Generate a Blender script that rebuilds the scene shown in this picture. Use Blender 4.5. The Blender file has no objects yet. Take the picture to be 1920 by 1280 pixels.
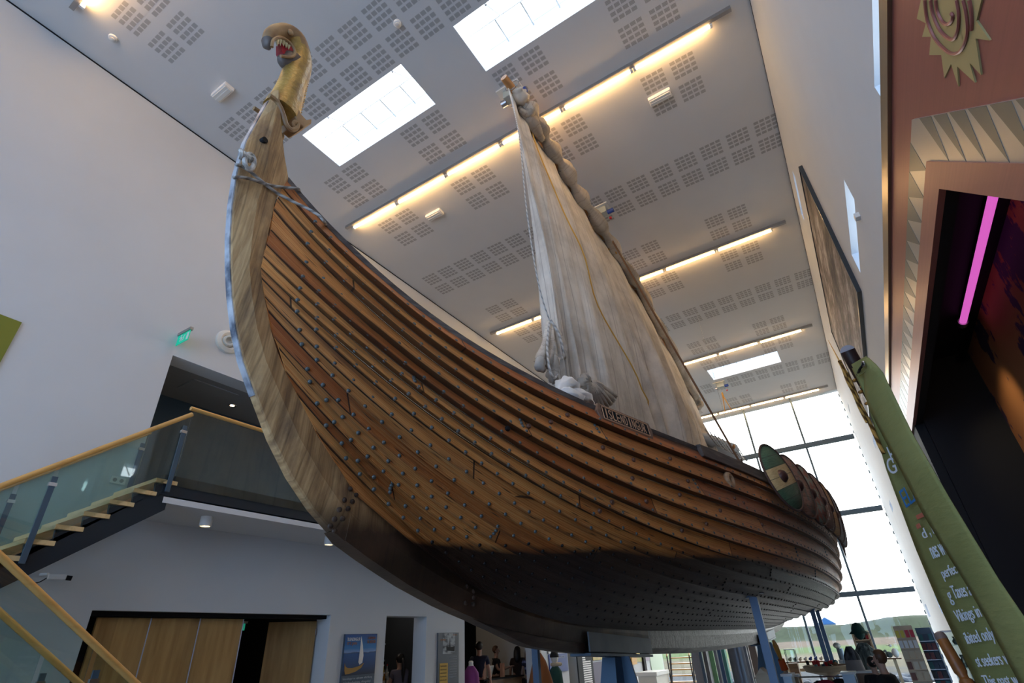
import bpy, bmesh, math, random
from mathutils import Vector, Matrix, Euler
random.seed(7)
scene = bpy.context.scene
col = scene.collection
V = Vector
PI = math.pi

# ------------------------------------------------------------------ camera
CAM = V((0.0, 0.0, 1.6))
CR = V((0.84343, 0.534984, -0.049179)); CU = V((0.306072, -0.403264, 0.86238)); CF = V((-0.441527, 0.742409, 0.503868))
FPX = 982.96
cd = bpy.data.cameras.new('camera'); cd.sensor_width = 36.0; cd.lens = FPX / 1920 * 36
cd.clip_start = 0.05; cd.clip_end = 1000
cam = bpy.data.objects.new('camera', cd); col.objects.link(cam)
M = Matrix((CR, CU, -CF)).transposed().to_4x4(); M.translation = CAM
cam.matrix_world = M
scene.camera = cam

# ------------------------------------------------------------------ world and exposure
w = bpy.data.worlds.new('overcast_sky'); scene.world = w; w.use_nodes = True
nt = w.node_tree; nt.nodes.clear()
wo = nt.nodes.new('ShaderNodeOutputWorld'); bg = nt.nodes.new('ShaderNodeBackground')
tc = nt.nodes.new('ShaderNodeTexCoord'); sx = nt.nodes.new('ShaderNodeSeparateXYZ')
mr = nt.nodes.new('ShaderNodeMapRange'); mr.inputs[1].default_value = -0.5; mr.inputs[2].default_value = 0.6
mx = nt.nodes.new('ShaderNodeMix'); mx.data_type = 'RGBA'
mx.inputs[6].default_value = (1.45, 2.1, 3.2, 1); mx.inputs[7].default_value = (4.9, 5.0, 5.1, 1)
nt.links.new(tc.outputs['Generated'], sx.inputs[0]); nt.links.new(sx.outputs['Y'], mr.inputs[0])
nt.links.new(mr.outputs[0], mx.inputs[0]); nt.links.new(mx.outputs[2], bg.inputs[0]); nt.links.new(bg.outputs[0], wo.inputs[0])
bg.inputs[1].default_value = 1.0
vs = scene.view_settings
vs.view_transform = 'Standard'; vs.look = 'None'; vs.gamma = 1; vs.use_curve_mapping = False
vs.exposure = 0.42
scene.cycles.max_bounces = 10; scene.cycles.diffuse_bounces = 6; scene.cycles.glossy_bounces = 4
scene.cycles.transparent_max_bounces = 16; scene.cycles.sample_clamp_indirect = 6.0
scene.cycles.use_denoising = True

# ------------------------------------------------------------------ daylight: portals in the real window openings
def area(name, loc, rot, sx_, sy_, power, colr=(1, 1, 1), portal=False):
    l = bpy.data.lights.new(name, 'AREA'); l.shape = 'RECTANGLE'; l.size = sx_; l.size_y = sy_; l.energy = power; l.color = colr
    o = bpy.data.objects.new(name, l); col.objects.link(o); o.location = loc; o.rotation_euler = rot
    if portal: l.cycles.is_portal = True
    return o
HC = 10.0          # ceiling height
XL, XR = -7.95, 1.13
YB, YF = -7.0, 23.6
area('daylight_end_window', ((XL + XR) / 2, YF + 0.25, 5.0), (-PI / 2, 0, 0), XR - XL, 9.9, 1, portal=True)
area('daylight_entrance_window', ((XL + XR) / 2, YB - 0.25, 4.5), (PI / 2, 0, 0), XR - XL, 8.0, 1, portal=True)
SKY = [(-6.41, -3.97, 3.60, 4.49), (-2.88, -0.45, 3.60, 4.49), (-6.41, -3.97, 18.5, 19.49), (-2.78, -0.38, 18.5, 19.49)]
for (a, b, c, d) in SKY:
    area('daylight_skylight', ((a + b) / 2, (c + d) / 2, HC + 1.0), (0, 0, 0), b - a, d - c, 1, portal=True)

# ------------------------------------------------------------------ helpers
def ray(px, py): return CF + CR * ((px - 960) / FPX) - CU * ((py - 640) / FPX)
def at_x(px, py, X): d = ray(px, py); return CAM + d * ((X - CAM.x) / d.x)
def at_y(px, py, Y): d = ray(px, py); return CAM + d * ((Y - CAM.y) / d.y)
def at_z(px, py, Z): d = ray(px, py); return CAM + d * ((Z - CAM.z) / d.z)

def mat(name, rgb=(.8, .8, .8), rough=.6, metal=0.0, spec=.5, emit=None, estr=0.0):
    m = bpy.data.materials.new(name); m.use_nodes = True
    b = m.node_tree.nodes['Principled BSDF']
    b.inputs['Base Color'].default_value = (*rgb, 1); b.inputs['Roughness'].default_value = rough
    b.inputs['Metallic'].default_value = metal; b.inputs['Specular IOR Level'].default_value = spec
    if emit: b.inputs['Emission Color'].default_value = (*emit, 1); b.inputs['Emission Strength'].default_value = estr
    return m
class NT:
    """small node helper"""
    def __init__(s, m): s.t = m.node_tree; s.b = s.t.nodes['Principled BSDF']
    def n(s, kind, **kw):
        x = s.t.nodes.new('ShaderNode' + kind)
        for k, v in kw.items(): setattr(x, k, v)
        return x
    def l(s, a, b): s.t.links.new(a, b)
    def noise(s, vec, scale, detail=4, rough=.5):
        x = s.n('TexNoise'); x.inputs['Scale'].default_value = scale; x.inputs['Detail'].default_value = detail; x.inputs['Roughness'].default_value = rough
        if vec: s.l(vec, x.inputs['Vector'])
        return x.outputs['Fac']
    def map(s, vec, scale=(1, 1, 1), loc=(0, 0, 0), rot=(0, 0, 0)):
        x = s.n('Mapping'); x.inputs['Scale'].default_value = scale; x.inputs['Location'].default_value = loc; x.inputs['Rotation'].default_value = rot
        s.l(vec, x.inputs['Vector']); return x.outputs[0]
    def ramp(s, fac, stops):
        x = s.n('ValToRGB'); cr = x.color_ramp
        while len(cr.elements) < len(stops): cr.elements.new(.5)
        for e, (p, c) in zip(cr.elements, stops): e.position = p; e.color = (*c, 1) if len(c) == 3 else c
        s.l(fac, x.inputs[0]); return x.outputs[0]
    def mix(s, f, a, b, mode='MIX'):
        x = s.n('Mix', data_type='RGBA', blend_type=mode)
        for i, q in ((0, f), (6, a), (7, b)):
            if hasattr(q, 'links'): s.l(q, x.inputs[i])
            elif i == 0: x.inputs[0].default_value = q
            else: x.inputs[i].default_value = (*q, 1)
        return x.outputs[2]
    def math(s, op, a, b=0.0, c=None, clamp=False):
        x = s.n('Math', operation=op); x.use_clamp = clamp
        for i, q in enumerate((a, b) if c is None else (a, b, c)):
            if hasattr(q, 'links'): s.l(q, x.inputs[i])
            else: x.inputs[i].default_value = q
        return x.outputs[0]
    def bump(s, h, dist=.01, strength=.6):
        x = s.n('Bump'); x.inputs['Distance'].default_value = dist; x.inputs['Strength'].default_value = strength
        s.l(h, x.inputs['Height']); s.l(x.outputs[0], s.b.inputs['Normal'])
    def coord(s, k='Object'): return s.n('TexCoord').outputs[k]
    def pos(s): return s.n('NewGeometry').outputs['Position']
    def sep(s, v): x = s.n('SeparateXYZ'); s.l(v, x.inputs[0]); return x.outputs

LOC = {}
class MB:
    def __init__(s): s.v = []; s.f = []; s.uv = []; s.mi = []; s.cur = 0
    def face(s, idx, uv=None): s.f.append(tuple(idx)); s.uv.append(uv); s.mi.append(s.cur)
    def add(s, pts): n = len(s.v); s.v += [V(p) for p in pts]; return n
    def box(s, lo, hi, rot=None, c=None):
        lo, hi = V(lo), V(hi)
        P = [V((x, y, z)) for x in (lo.x, hi.x) for y in (lo.y, hi.y) for z in (lo.z, hi.z)]
        if rot is not None:
            cc = V(c) if c is not None else (lo + hi) / 2
            R = rot if isinstance(rot, Matrix) else Euler(rot).to_matrix()
            P = [R @ (p - cc) + cc for p in P]
        n = s.add(P)
        for q in ((0, 1, 3, 2), (4, 6, 7, 5), (0, 4, 5, 1), (2, 3, 7, 6), (0, 2, 6, 4), (1, 5, 7, 3)): s.face([n + i for i in q])
        return s
    def cbox(s, c, size, rot=None): c = V(c); h = V(size) / 2; return s.box(c - h, c + h, rot, c)
    def bar(s, a, b, wd, ht, up=(0, 0, 1)):
        a, b = V(a), V(b); d = (b - a).normalized(); u = V(up); r = d.cross(u)
        if r.length < 1e-4: r = d.cross(V((1, 0, 0)))
        r.normalize(); u = r.cross(d)
        n = s.add([p + r * x * wd / 2 + u * y * ht / 2 for p in (a, b) for (x, y) in ((-1, -1), (1, -1), (1, 1), (-1, 1))])
        for i in range(4): j = (i + 1) % 4; s.face([n + i, n + j, n + 4 + j, n + 4 + i])
        s.face([n + 3, n + 2, n + 1, n]); s.face([n + 4, n + 5, n + 6, n + 7]); return s
    def tube(s, pts, r, n=8, sq=1.0, axis=None, cap=True):
        pts = [V(p) for p in pts]; rs = r if isinstance(r, (list, tuple)) else [r] * len(pts)
        prev = None; base = len(s.v); L = 0; ls = []
        for i, p in enumerate(pts):
            t = (pts[min(i + 1, len(pts) - 1)] - pts[max(i - 1, 0)]).normalized()
            if axis is not None: a = V(axis); a = (a - t * a.dot(t)).normalized()
            elif prev is None: a = t.orthogonal().normalized()
            else: a = (prev - t * prev.dot(t)).normalized()
            prev = a; b = t.cross(a)
            if i: L += (p - pts[i - 1]).length
            ls.append(L)
            s.v += [p + (a * math.cos(2 * PI * k / n) * sq + b * math.sin(2 * PI * k / n)) * rs[i] for k in range(n)]
        for i in range(len(pts) - 1):
            for k in range(n):
                k2 = (k + 1) % n
                s.face([base + i * n + k, base + i * n + k2, base + (i + 1) * n + k2, base + (i + 1) * n + k],
                       [(ls[i], k / n), (ls[i], (k + 1) / n), (ls[i + 1], (k + 1) / n), (ls[i + 1], k / n)])
        if cap:
            s.face([base + k for k in range(n)][::-1]); e = base + (len(pts) - 1) * n; s.face([e + k for k in range(n)])
        return s
    def cyl(s, a, b, r, r2=None, n=16): return s.tube([a, b], [r, r if r2 is None else r2], n)
    def lathe(s, c, prof, axis=(0, 0, 1), n=20, close=True):
        c = V(c); ax = V(axis).normalized(); a = ax.orthogonal().normalized(); b = ax.cross(a); base = len(s.v)
        for (r, h) in prof: s.v += [c + ax * h + (a * math.cos(2 * PI * k / n) + b * math.sin(2 * PI * k / n)) * r for k in range(n)]
        for i in range(len(prof) - 1):
            for k in range(n): k2 = (k + 1) % n; s.face([base + i * n + k, base + i * n + k2, base + (i + 1) * n + k2, base + (i + 1) * n + k])
        if close: s.face([base + k for k in range(n)][::-1]); e = base + (len(prof) - 1) * n; s.face([e + k for k in range(n)])
        return s
    def ball(s, c, r, n=10, m=7):
        c = V(c); r = V(r) if hasattr(r, '__len__') else V((r, r, r)); base = len(s.v)
        s.v.append(c + V((0, 0, r.z)))
        for i in range(1, m):
            for k in range(n):
                s.v.append(c + V((r.x * math.sin(PI * i / m) * math.cos(2 * PI * k / n), r.y * math.sin(PI * i / m) * math.sin(2 * PI * k / n), r.z * math.cos(PI * i / m))))
        s.v.append(c - V((0, 0, r.z))); e = len(s.v) - 1
        for k in range(n):
            k2 = (k + 1) % n; s.face([base, base + 1 + k, base + 1 + k2]); s.face([e, base + 1 + (m - 2) * n + k2, base + 1 + (m - 2) * n + k])
            for i in range(m - 2): s.face([base + 1 + i * n + k, base + 1 + (i + 1) * n + k, base + 1 + (i + 1) * n + k2, base + 1 + i * n + k2])
        return s
    def prism(s, poly, ext):
        """poly: 3D points of one side; ext: extrusion vector"""
        n = len(poly); b = s.add(poly); e = V(ext); s.add([V(p) + e for p in poly])
        s.face(range(b, b + n)); s.face(list(range(b + n, b + 2 * n))[::-1])
        for i in range(n): j = (i + 1) % n; s.face([b + j, b + i, b + n + i, b + n + j])
        return s
    def grid(s, rows, uvs=None, closed=False):
        """rows: list of equal-length point lists"""
        n = len(rows[0]); b = len(s.v)
        for r in rows: s.v += [V(p) for p in r]
        for i in range(len(rows) - 1):
            for k in range(n - (0 if closed else 1)):
                k2 = (k + 1) % n
                uv = None
                if uvs: uv = [uvs[i][k], uvs[i][k2], uvs[i + 1][k2], uvs[i + 1][k]]
                s.face([b + i * n + k, b + i * n + k2, b + (i + 1) * n + k2, b + (i + 1) * n + k], uv)
        return s
    def build(s, name, m, parent=None, smooth=False, recalc=True, bevel=0, loc=None, sub=0, solid=0):
        off = V((0, 0, 0))
        if parent is not None: off = LOC[parent.name]
        elif loc is not None: off = V(loc)
        me = bpy.data.meshes.new(name)
        me.from_pydata([p - off for p in s.v], [], s.f)
        if any(u for u in s.uv):
            ul = me.uv_layers.new(name='UVMap'); i = 0
            for f, u in zip(me.polygons, s.uv):
                for k in range(f.loop_total):
                    ul.data[f.loop_start + k].uv = u[k] if u else (0, 0)
        for q in (m if isinstance(m, (list, tuple)) else [m]): me.materials.append(q)
        for f, q in zip(me.polygons, s.mi): f.material_index = q
        if recalc:
            bm = bmesh.new(); bm.from_mesh(me); bmesh.ops.recalc_face_normals(bm, faces=bm.faces); bm.to_mesh(me); bm.free()
        if smooth:
            for f in me.polygons: f.use_smooth = True
        o = bpy.data.objects.new(name, me); col.objects.link(o)
        if parent is not None: o.parent = parent; LOC[o.name] = off
        else: o.location = off; LOC[o.name] = off
        if smooth and smooth != 'all':
            try: me.set_sharp_from_angle(angle=math.radians(40))
            except Exception: pass
        if solid: md = o.modifiers.new('Solidify', 'SOLIDIFY'); md.thickness = solid; md.offset = 0
        if bevel: md = o.modifiers.new('Bevel', 'BEVEL'); md.width = bevel; md.segments = 2; md.limit_method = 'ANGLE'
        if sub: md = o.modifiers.new('Subdivision', 'SUBSURF'); md.levels = sub; md.render_levels = sub
        return o
def thing(name, label, cat, loc, group=None):
    o = bpy.data.objects.new(name, None); col.objects.link(o); o.location = loc; LOC[o.name] = V(loc)
    o.empty_display_size = .1
    o['label'] = label; o['category'] = cat
    if group: o['group'] = group
    return o
def tag(o, label, cat, group=None, kind=None):
    o['label'] = label; o['category'] = cat
    if group: o['group'] = group
    if kind: o['kind'] = kind
    return o
def struct(o): o['kind'] = 'structure'; return o
def box(name, lo, hi, m, parent=None, **k): return MB().box(lo, hi).build(name, m, parent, **k)
def copy_thing(root, delta, label=None, group=None, rz=0):
    """a thing, its parts and their sub-parts"""
    def cp(o, parent):
        c = o.copy(); col.objects.link(c)
        if parent is not None: c.parent = parent
        for ch in list(o.children): cp(ch, c)
        return c
    r = cp(root, None); r.location = root.location + V(delta); r.rotation_euler[2] += rz
    LOC[r.name] = V(r.location)
    if label: r['label'] = label
    if group: r['group'] = group
    return r
def text(name, body, m, origin, xax, up, width=None, height=None, parent=None, ext=.002, bold=0.0, sx=1.0):
    """flat raised lettering: origin = lower left corner, fitted to a width and/or height"""
    cu = bpy.data.curves.new('t', 'FONT'); cu.body = body; cu.size = 1; cu.extrude = 0; cu.offset = bold
    to = bpy.data.objects.new('t', cu); col.objects.link(to)
    bpy.context.view_layer.update()
    dg = bpy.context.evaluated_depsgraph_get(); me = bpy.data.meshes.new_from_object(to.evaluated_get(dg))
    bpy.data.objects.remove(to); bpy.data.curves.remove(cu)
    xs = [v.co.x for v in me.vertices]; ys = [v.co.y for v in me.vertices]
    x0, x1, y0, y1 = min(xs), max(xs), min(ys), max(ys)
    y0 = 0
    kx = width / (x1 - x0) if width else height / (y1 - y0) * sx
    ky = height / (y1 - y0) if height else kx
    xa = V(xax).normalized(); ua = V(up).normalized(); na = xa.cross(ua).normalized()
    b = MB()
    idx = b.add([V(origin) + xa * (v.co.x - x0) * kx + ua * (v.co.y - y0) * ky + na * ext for v in me.vertices])
    for f in me.polygons: b.face([idx + i for i in f.vertices])
    nv = len(me.vertices); b.add([p - na * ext * .95 for p in b.v[:nv]])
    ec = {}
    for f in me.polygons:
        vs_ = list(f.vertices)
        for i in range(len(vs_)): e = (vs_[i], vs_[(i + 1) % len(vs_)]); ec[e] = 1
    for (p, q) in ec:
        if (q, p) not in ec: b.face([q, p, p + nv, q + nv])
    bpy.data.meshes.remove(me)
    return b.build(name, m, parent, recalc=False)
def smoothstep(a, b, x): t = max(0, min(1, (x - a) / (b - a))); return t * t * (3 - 2 * t)
def lerp(a, b, t): return a + (b - a) * t
def interp(x, xs, ys):
    if x <= xs[0]: return ys[0]
    for i in range(len(xs) - 1):
        if x <= xs[i + 1]: return lerp(ys[i], ys[i + 1], (x - xs[i]) / (xs[i + 1] - xs[i]))
    return ys[-1]
def cr(pts, n):
    """Catmull-Rom through points, n samples per span"""
    P = [V(p) for p in pts]; out = []
    for i in range(len(P) - 1):
        a, b, c, d = P[max(i - 1, 0)], P[i], P[i + 1], P[min(i + 2, len(P) - 1)]
        for k in range(n):
            t = k / n; out.append(.5 * ((2 * b) + (c - a) * t + (2 * a - 5 * b + 4 * c - d) * t * t + (3 * b - a - 3 * c + d) * t ** 3))
    out.append(P[-1]); return out

# ------------------------------------------------------------------ materials
def plaster(name, rgb, rough=.85, bump=.002):
    m = mat(name, rgb, rough, spec=.2); q = NT(m)
    n = q.noise(q.coord(), 1.3, 5); q.l(q.ramp(n, [(.3, tuple(c * .96 for c in rgb)), (.7, rgb)]), q.b.inputs['Base Color'])
    q.bump(q.noise(q.coord(), 60, 3), bump, .25); return m
M_wall = plaster('white_wall_plaster', (.62, .655, .69))
M_wall_low = plaster('pale_grey_wall_plaster', (.62, .64, .68))
M_ceil = plaster('ceiling_board', (.66, .655, .645))
M_shaft = mat('white_shaft_paint', (.93, .93, .93), .7)
M_perf = mat('perforated_board', (.42, .41, .39), .9)
q = NT(M_perf); wv = q.n('TexWave', bands_direction='X'); wv.inputs['Scale'].default_value = 22; q.l(q.map(q.coord(), rot=(0, 0, .0)), wv.inputs[0])
q.l(q.ramp(wv.outputs['Fac'], [(.3, (.30, .29, .28)), (.7, (.48, .47, .455))]), q.b.inputs['Base Color'])
M_black = mat('black_paint', (.006, .006, .008), .7, spec=.25)
M_navy = mat('navy_paint', (.05, .085, .12), .6)
M_darkroom = mat('dark_grey_paint', (.028, .034, .04), .8)
M_floor = mat('dark_slate_floor', (.17, .165, .16), .35)
q = NT(M_floor); br = q.n('TexBrick'); br.inputs['Scale'].default_value = 1.0; br.inputs['Color1'].default_value = (.30, .29, .275, 1); br.inputs['Color2'].default_value = (.34, .33, .31, 1); br.inputs['Mortar'].default_value = (.09, .09, .09, 1); br.inputs['Mortar Size'].default_value = .006; q.l(q.coord(), br.inputs['Vector']); q.l(br.outputs[0], q.b.inputs['Base Color'])
def thin_glass(name, tint=(1, 1, 1), refl=.5, rough=0.02, base=.04):
    m = bpy.data.materials.new(name); m.use_nodes = True; t = m.node_tree; t.nodes.clear()
    o = t.nodes.new('ShaderNodeOutputMaterial'); tr = t.nodes.new('ShaderNodeBsdfTransparent'); tr.inputs[0].default_value = (*tint, 1)
    g = t.nodes.new('ShaderNodeBsdfGlossy'); g.inputs['Roughness'].default_value = rough
    fr = t.nodes.new('ShaderNodeLayerWeight'); fr.inputs[0].default_value = .25
    mr_ = t.nodes.new('ShaderNodeMapRange'); mr_.inputs[3].default_value = base; mr_.inputs[4].default_value = refl
    mx_ = t.nodes.new('ShaderNodeMixShader')
    t.links.new(fr.outputs['Fresnel'], mr_.inputs[0]); t.links.new(mr_.outputs[0], mx_.inputs[0])
    t.links.new(tr.outputs[0], mx_.inputs[1]); t.links.new(g.outputs[0], mx_.inputs[2]); t.links.new(mx_.outputs[0], o.inputs[0]); return m
M_glass = thin_glass('window_glass', (.97, .99, .99), .25, base=.02)
M_glass_g = thin_glass('green_tinted_glass', (.87, .95, .94), .55, base=.06)
M_teal = mat('teal_glass_block', (.12, .42, .38), .15)
M_steel = mat('blue_grey_steel', (.055, .095, .14), .45, .2)
M_steel_l = mat('light_grey_steel', (.26, .32, .38), .4, .3)
M_chrome = mat('brushed_steel', (.6, .6, .62), .3, 1.0)
M_alu = mat('grey_aluminium', (.35, .34, .33), .4, .6)
M_white = mat('white_plastic', (.8, .8, .78), .4)
M_offwhite = mat('cream_plastic', (.72, .7, .64), .5)
M_tube = mat('lamp_tube_light', (1, .8, .5), .4, emit=(1.0, .60, .25), estr=40)
M_red = mat('red_paint', (.5, .02, .03), .5)
M_blue = mat('blue_paint', (.02, .06, .3), .4)
def wood(name, c1, c2, c3=None, scale=1.0, stretch=(1, 1, 12), rough=.45, coord='Object', bump=.001, rot=(0, 0, 0)):
    m = mat(name, c1, rough); q = NT(m); v = q.map(q.coord(coord), (stretch[0] * scale, stretch[1] * scale, stretch[2] * scale), rot=rot)
    n = q.noise(v, 3, 6, .6); c3 = c3 or c2
    q.l(q.ramp(n, [(.28, c1), (.5, c2), (.75, c3)]), q.b.inputs['Base Color']); q.bump(n, bump, .5); return m
M_beech = wood('oiled_beech_wood', (.50, .27, .075), (.62, .36, .11), stretch=(3, .5, 3), rough=.35)
M_tread = wood('beech_tread_wood', (.52, .36, .16), (.66, .48, .24), stretch=(.6, 6, 6), rough=.4)
M_birch = mat('birch_veneer', (.4, .24, .1), .45); q = NT(M_birch)
s_ = q.sep(q.pos()); stp = q.math('FLOOR', q.math('MULTIPLY', s_[1], 5.5)); wn = q.n('TexWhiteNoise', noise_dimensions='1D'); q.l(stp, wn.inputs['W'])
n1 = q.noise(q.map(q.pos(), (1, 7, .8)), 2, 5); cA = q.ramp(n1, [(.3, (.38, .22, .075)), (.7, (.54, .35, .14))])
cB = q.mix(q.math('MULTIPLY', wn.outputs[0], .38), cA, (.16, .085, .03)); vo = q.n('TexVoronoi'); vo.inputs['Scale'].default_value = 2.2; q.l(q.map(q.pos(), (1, 1, .6)), vo.inputs[0])
kn = q.ramp(vo.outputs['Distance'], [(.03, (1, 1, 1)), (.16, (0, 0, 0))]); q.l(q.mix(q.math('MULTIPLY', kn, .6), cB, (.13, .06, .02)), q.b.inputs['Base Color'])
# ------------------------------------------------------------------ the room shell
def slab(holes, u0, u1, v0, v1, axis, p, thick, sgn):
    """plane with rectangular holes; axis 'x': u=Y v=Z at X=p, 'z': u=X v=Y at Z=p; thickness goes to sgn side"""
    us = sorted({u0, u1, *[h[0] for h in holes], *[h[1] for h in holes]}); vs_ = sorted({v0, v1, *[h[2] for h in holes], *[h[3] for h in holes]})
    us = [u for u in us if u0 <= u <= u1]; vs_ = [v for v in vs_ if v0 <= v <= v1]
    def solid(i, j):
        if i < 0 or j < 0 or i >= len(us) - 1 or j >= len(vs_) - 1: return False
        cu, cv = (us[i] + us[i + 1]) / 2, (vs_[j] + vs_[j + 1]) / 2
        return not any(h[0] < cu < h[1] and h[2] < cv < h[3] for h in holes)
    P = (lambda u, v, t: (p + sgn * t, u, v)) if axis == 'x' else ((lambda u, v, t: (u, v, p + sgn * t)) if axis == 'z' else (lambda u, v, t: (u, p + sgn * t, v)))
    b = MB()
    def quad(*c): n = b.add(c); b.face(range(n, n + 4))
    for i in range(len(us) - 1):
        for j in range(len(vs_) - 1):
            if not solid(i, j): continue
            a, c, d, e = us[i], us[i + 1], vs_[j], vs_[j + 1]
            quad(P(a, d, 0), P(c, d, 0), P(c, e, 0), P(a, e, 0)); quad(P(a, d, thick), P(a, e, thick), P(c, e, thick), P(c, d, thick))
            if not solid(i - 1, j): quad(P(a, d, 0), P(a, e, 0), P(a, e, thick), P(a, d, thick))
            if not solid(i + 1, j): quad(P(c, d, 0), P(c, d, thick), P(c, e, thick), P(c, e, 0))
            if not solid(i, j - 1): quad(P(a, d, 0), P(a, d, thick), P(c, d, thick), P(c, d, 0))
            if not solid(i, j + 1): quad(P(a, e, 0), P(c, e, 0), P(c, e, thick), P(a, e, thick))
    return b
# ceiling with its perforated acoustic tiles (pattern of the board) and the skylight shafts
cb = slab([(a, b_, c, d) for (a, b_, c, d) in SKY], XL - .3, XR + .3, YB - .3, YF + .3, 'z', HC, .55, 1)
cb.cur = 1
def tile(cx, cy):
    if not (XL + .2 < cx < XR - .12): return
    p = .103
    for i in range(4):
        for j in range(4):
            x, y = cx + (i - 1.5) * p, cy + (j - 1.5) * p
            n = cb.add([(x - .041, y - .033, HC - .0015), (x + .041, y - .033, HC - .0015), (x + .041, y + .033, HC - .0015), (x - .041, y + .033, HC - .0015)]); cb.face((n, n + 1, n + 2, n + 3))
for y in (-2.93, -2.42, 2.83, 3.34, 8.39, 8.9, 14.14, 14.65, 19.9, 20.41):
    for i in range(-7, 20): tile(-3.7 + .515 * (i - 0) - 0, y) if True else None
STR = (.35, 5.82, 11.58, 17.3, 22.95)
for ys in STR:
    for dy in (-1.04, -.53, .48, 1.0):
        for x0 in (-6.8, -4.72, -2.64, -.56):
            if ys > 22 and dy > 0: continue
            tile(x0, ys + dy); tile(x0 + .52, ys + dy)
for fi, f in enumerate(cb.f):
    if cb.mi[fi] == 0 and abs(cb.v[f[0]].z - cb.v[f[2]].z) > .3: cb.mi[fi] = 2
struct(cb.build('ceiling', [M_ceil, M_perf, M_shaft], recalc=False))
struct(box('floor', (XL - 8, YB - .3, -.2), (XR + 4, YF + .3, 0), M_floor))
# skylight glazing
for i, (a, b_, c, d) in enumerate(SKY):
    g = MB().box((a, c, HC + .50), (b_, d, HC + .52)).build('window_%d' % (i + 1), M_glass); struct(g); g['label'] = 'skylight glass pane'
    bars = MB()
    ym = c + (d - c) * .52
    for k in range(1, 5): x = a + (b_ - a) * k / 5; bars.box((x - .012, ym, HC + .40), (x + .012, d, HC + .48))
    bars.box((a, ym - .006, HC + .41), (b_, ym + .006, HC + .44))
    o = bars.build('glazing_bar', M_white, g)
    hk = MB()
    for x in (a + .55, b_ - .3): hk.tube([(x, c + .1, HC + .2), (x + .05, ym, HC + .40)], .01, 6); hk.ball((x, c + .1, HC + .2), .025)
    hk.build('window_opener', M_chrome, g)
# left wall
hl = [(3.25, 14, 3.5, 5.70), (3.25, 6.84, 0, 2.235), (8.17, 9.32, 0, 2.24), (10.61, 13.72, 0, 2.25), (15.45, 16.1, 0, 2.2)]
struct(slab(hl, YB, YF, -.05, HC, 'x', XL, .34, -1).build('wall_left', M_wall, recalc=False))
# thin shadow joint between walls and ceiling
struct(box('trim_1', (XL, YB, HC - .03), (XL + .004, YF, HC - .002), M_black)); struct(box('trim_2', (XR - .004, YB, HC - .03), (XR, YF, HC - .002), M_black))
# right wall: small deep-set windows; the exhibit box cuts its lower part away
hr = [(-1.2, 12.2, 0, 4.22), (5.78, 7.43, 5.75, 6.07), (1.9, 3.57, 4.55, 5.06), (9.3, 10.8, 9.28, 9.48), (12.95, 14.3, 8.32, 8.45),
      (14.9, 16.6, 5.66, 5.86), (19.2, 20.05, 4.56, 4.82), (20.4, 21.4, 8.2, 8.3), (21.75, 22.6, 1.8, 2.14), (16.6, 17.2, 1.8, 2.2)]
hd = (12.9, 16.2, 0, 1.72)
struct(slab(hr + [hd], YB, YF, -.05, HC, 'x', XR, .32, 1).build('wall_right', M_wall, recalc=False))
for i, h in enumerate(hr[1:]): struct(box('window_%d' % (i + 10), (XR + .27, h[0], h[2]), (XR + .29, h[1], h[3]), M_glass))
# glazed door leaves in the right wall
dl = struct(MB().box((XR + .1, hd[0], 0), (XR + .115, hd[1], hd[3])).build('window_20', M_glass_g))
fr = MB()
for y in (12.95, 13.95, 14.05, 15.1, 16.15): fr.box((XR + .06, y - .035, 0), (XR + .15, y + .035, hd[3]))
fr.box((XR + .06, hd[0], hd[3] - .07), (XR + .15, hd[1], hd[3])); fr.build('window_frame', M_black, dl)
# end wall of glass
gl = struct(MB().box((XL, YF - .01, 0), (XR, YF + .01, HC)).build('window_5', M_glass)); gl['label'] = 'tall end wall of glass'
fr = MB()
for x in (-.62, -2.5, -4.38, -6.26):
    fr.box((x - .036, YF - .16, 0), (x + .036, YF - .012, HC))
fr.build('mullion', M_steel, gl)
for z in (2.64, 5.29, 7.98):
    b = MB().box((XL, YF - .22, z - .08), (XR - .05, YF - .02, z + .08)); b.build('transom', M_steel, gl)
cl = MB()
z = .4
while z < 9.9:
    if all(abs(z - t) > .15 for t in (2.64, 5.29, 7.98)): cl.box((XR - .03, YF - .1, z - .06), (XR + .0, YF - .02, z + .06))
    z += .31
cl.build('glass_clip', M_steel, gl)
# entrance side behind the camera
bw = slab([(XL + .4, XR - .4, .1, 7.6)], XL - .3, XR + .3, -.05, HC, 'y', YB, .3, -1).build('wall_back', M_wall, recalc=False); struct(bw)
gb = struct(MB().box((XL + .4, YB - .1, .1), (XR - .4, YB - .08, 7.6)).build('window_6', M_glass))
fr = MB()
for k in range(1, 5): x = XL + .4 + k * 1.65; fr.box((x - .03, YB - .14, .1), (x + .03, YB - .04, 7.6))
for z in (2.5, 5.0): fr.box((XL + .4, YB - .14, z - .04), (XR - .4, YB - .04, z + .04))
fr.build('window_frame', M_steel, gb)

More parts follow.
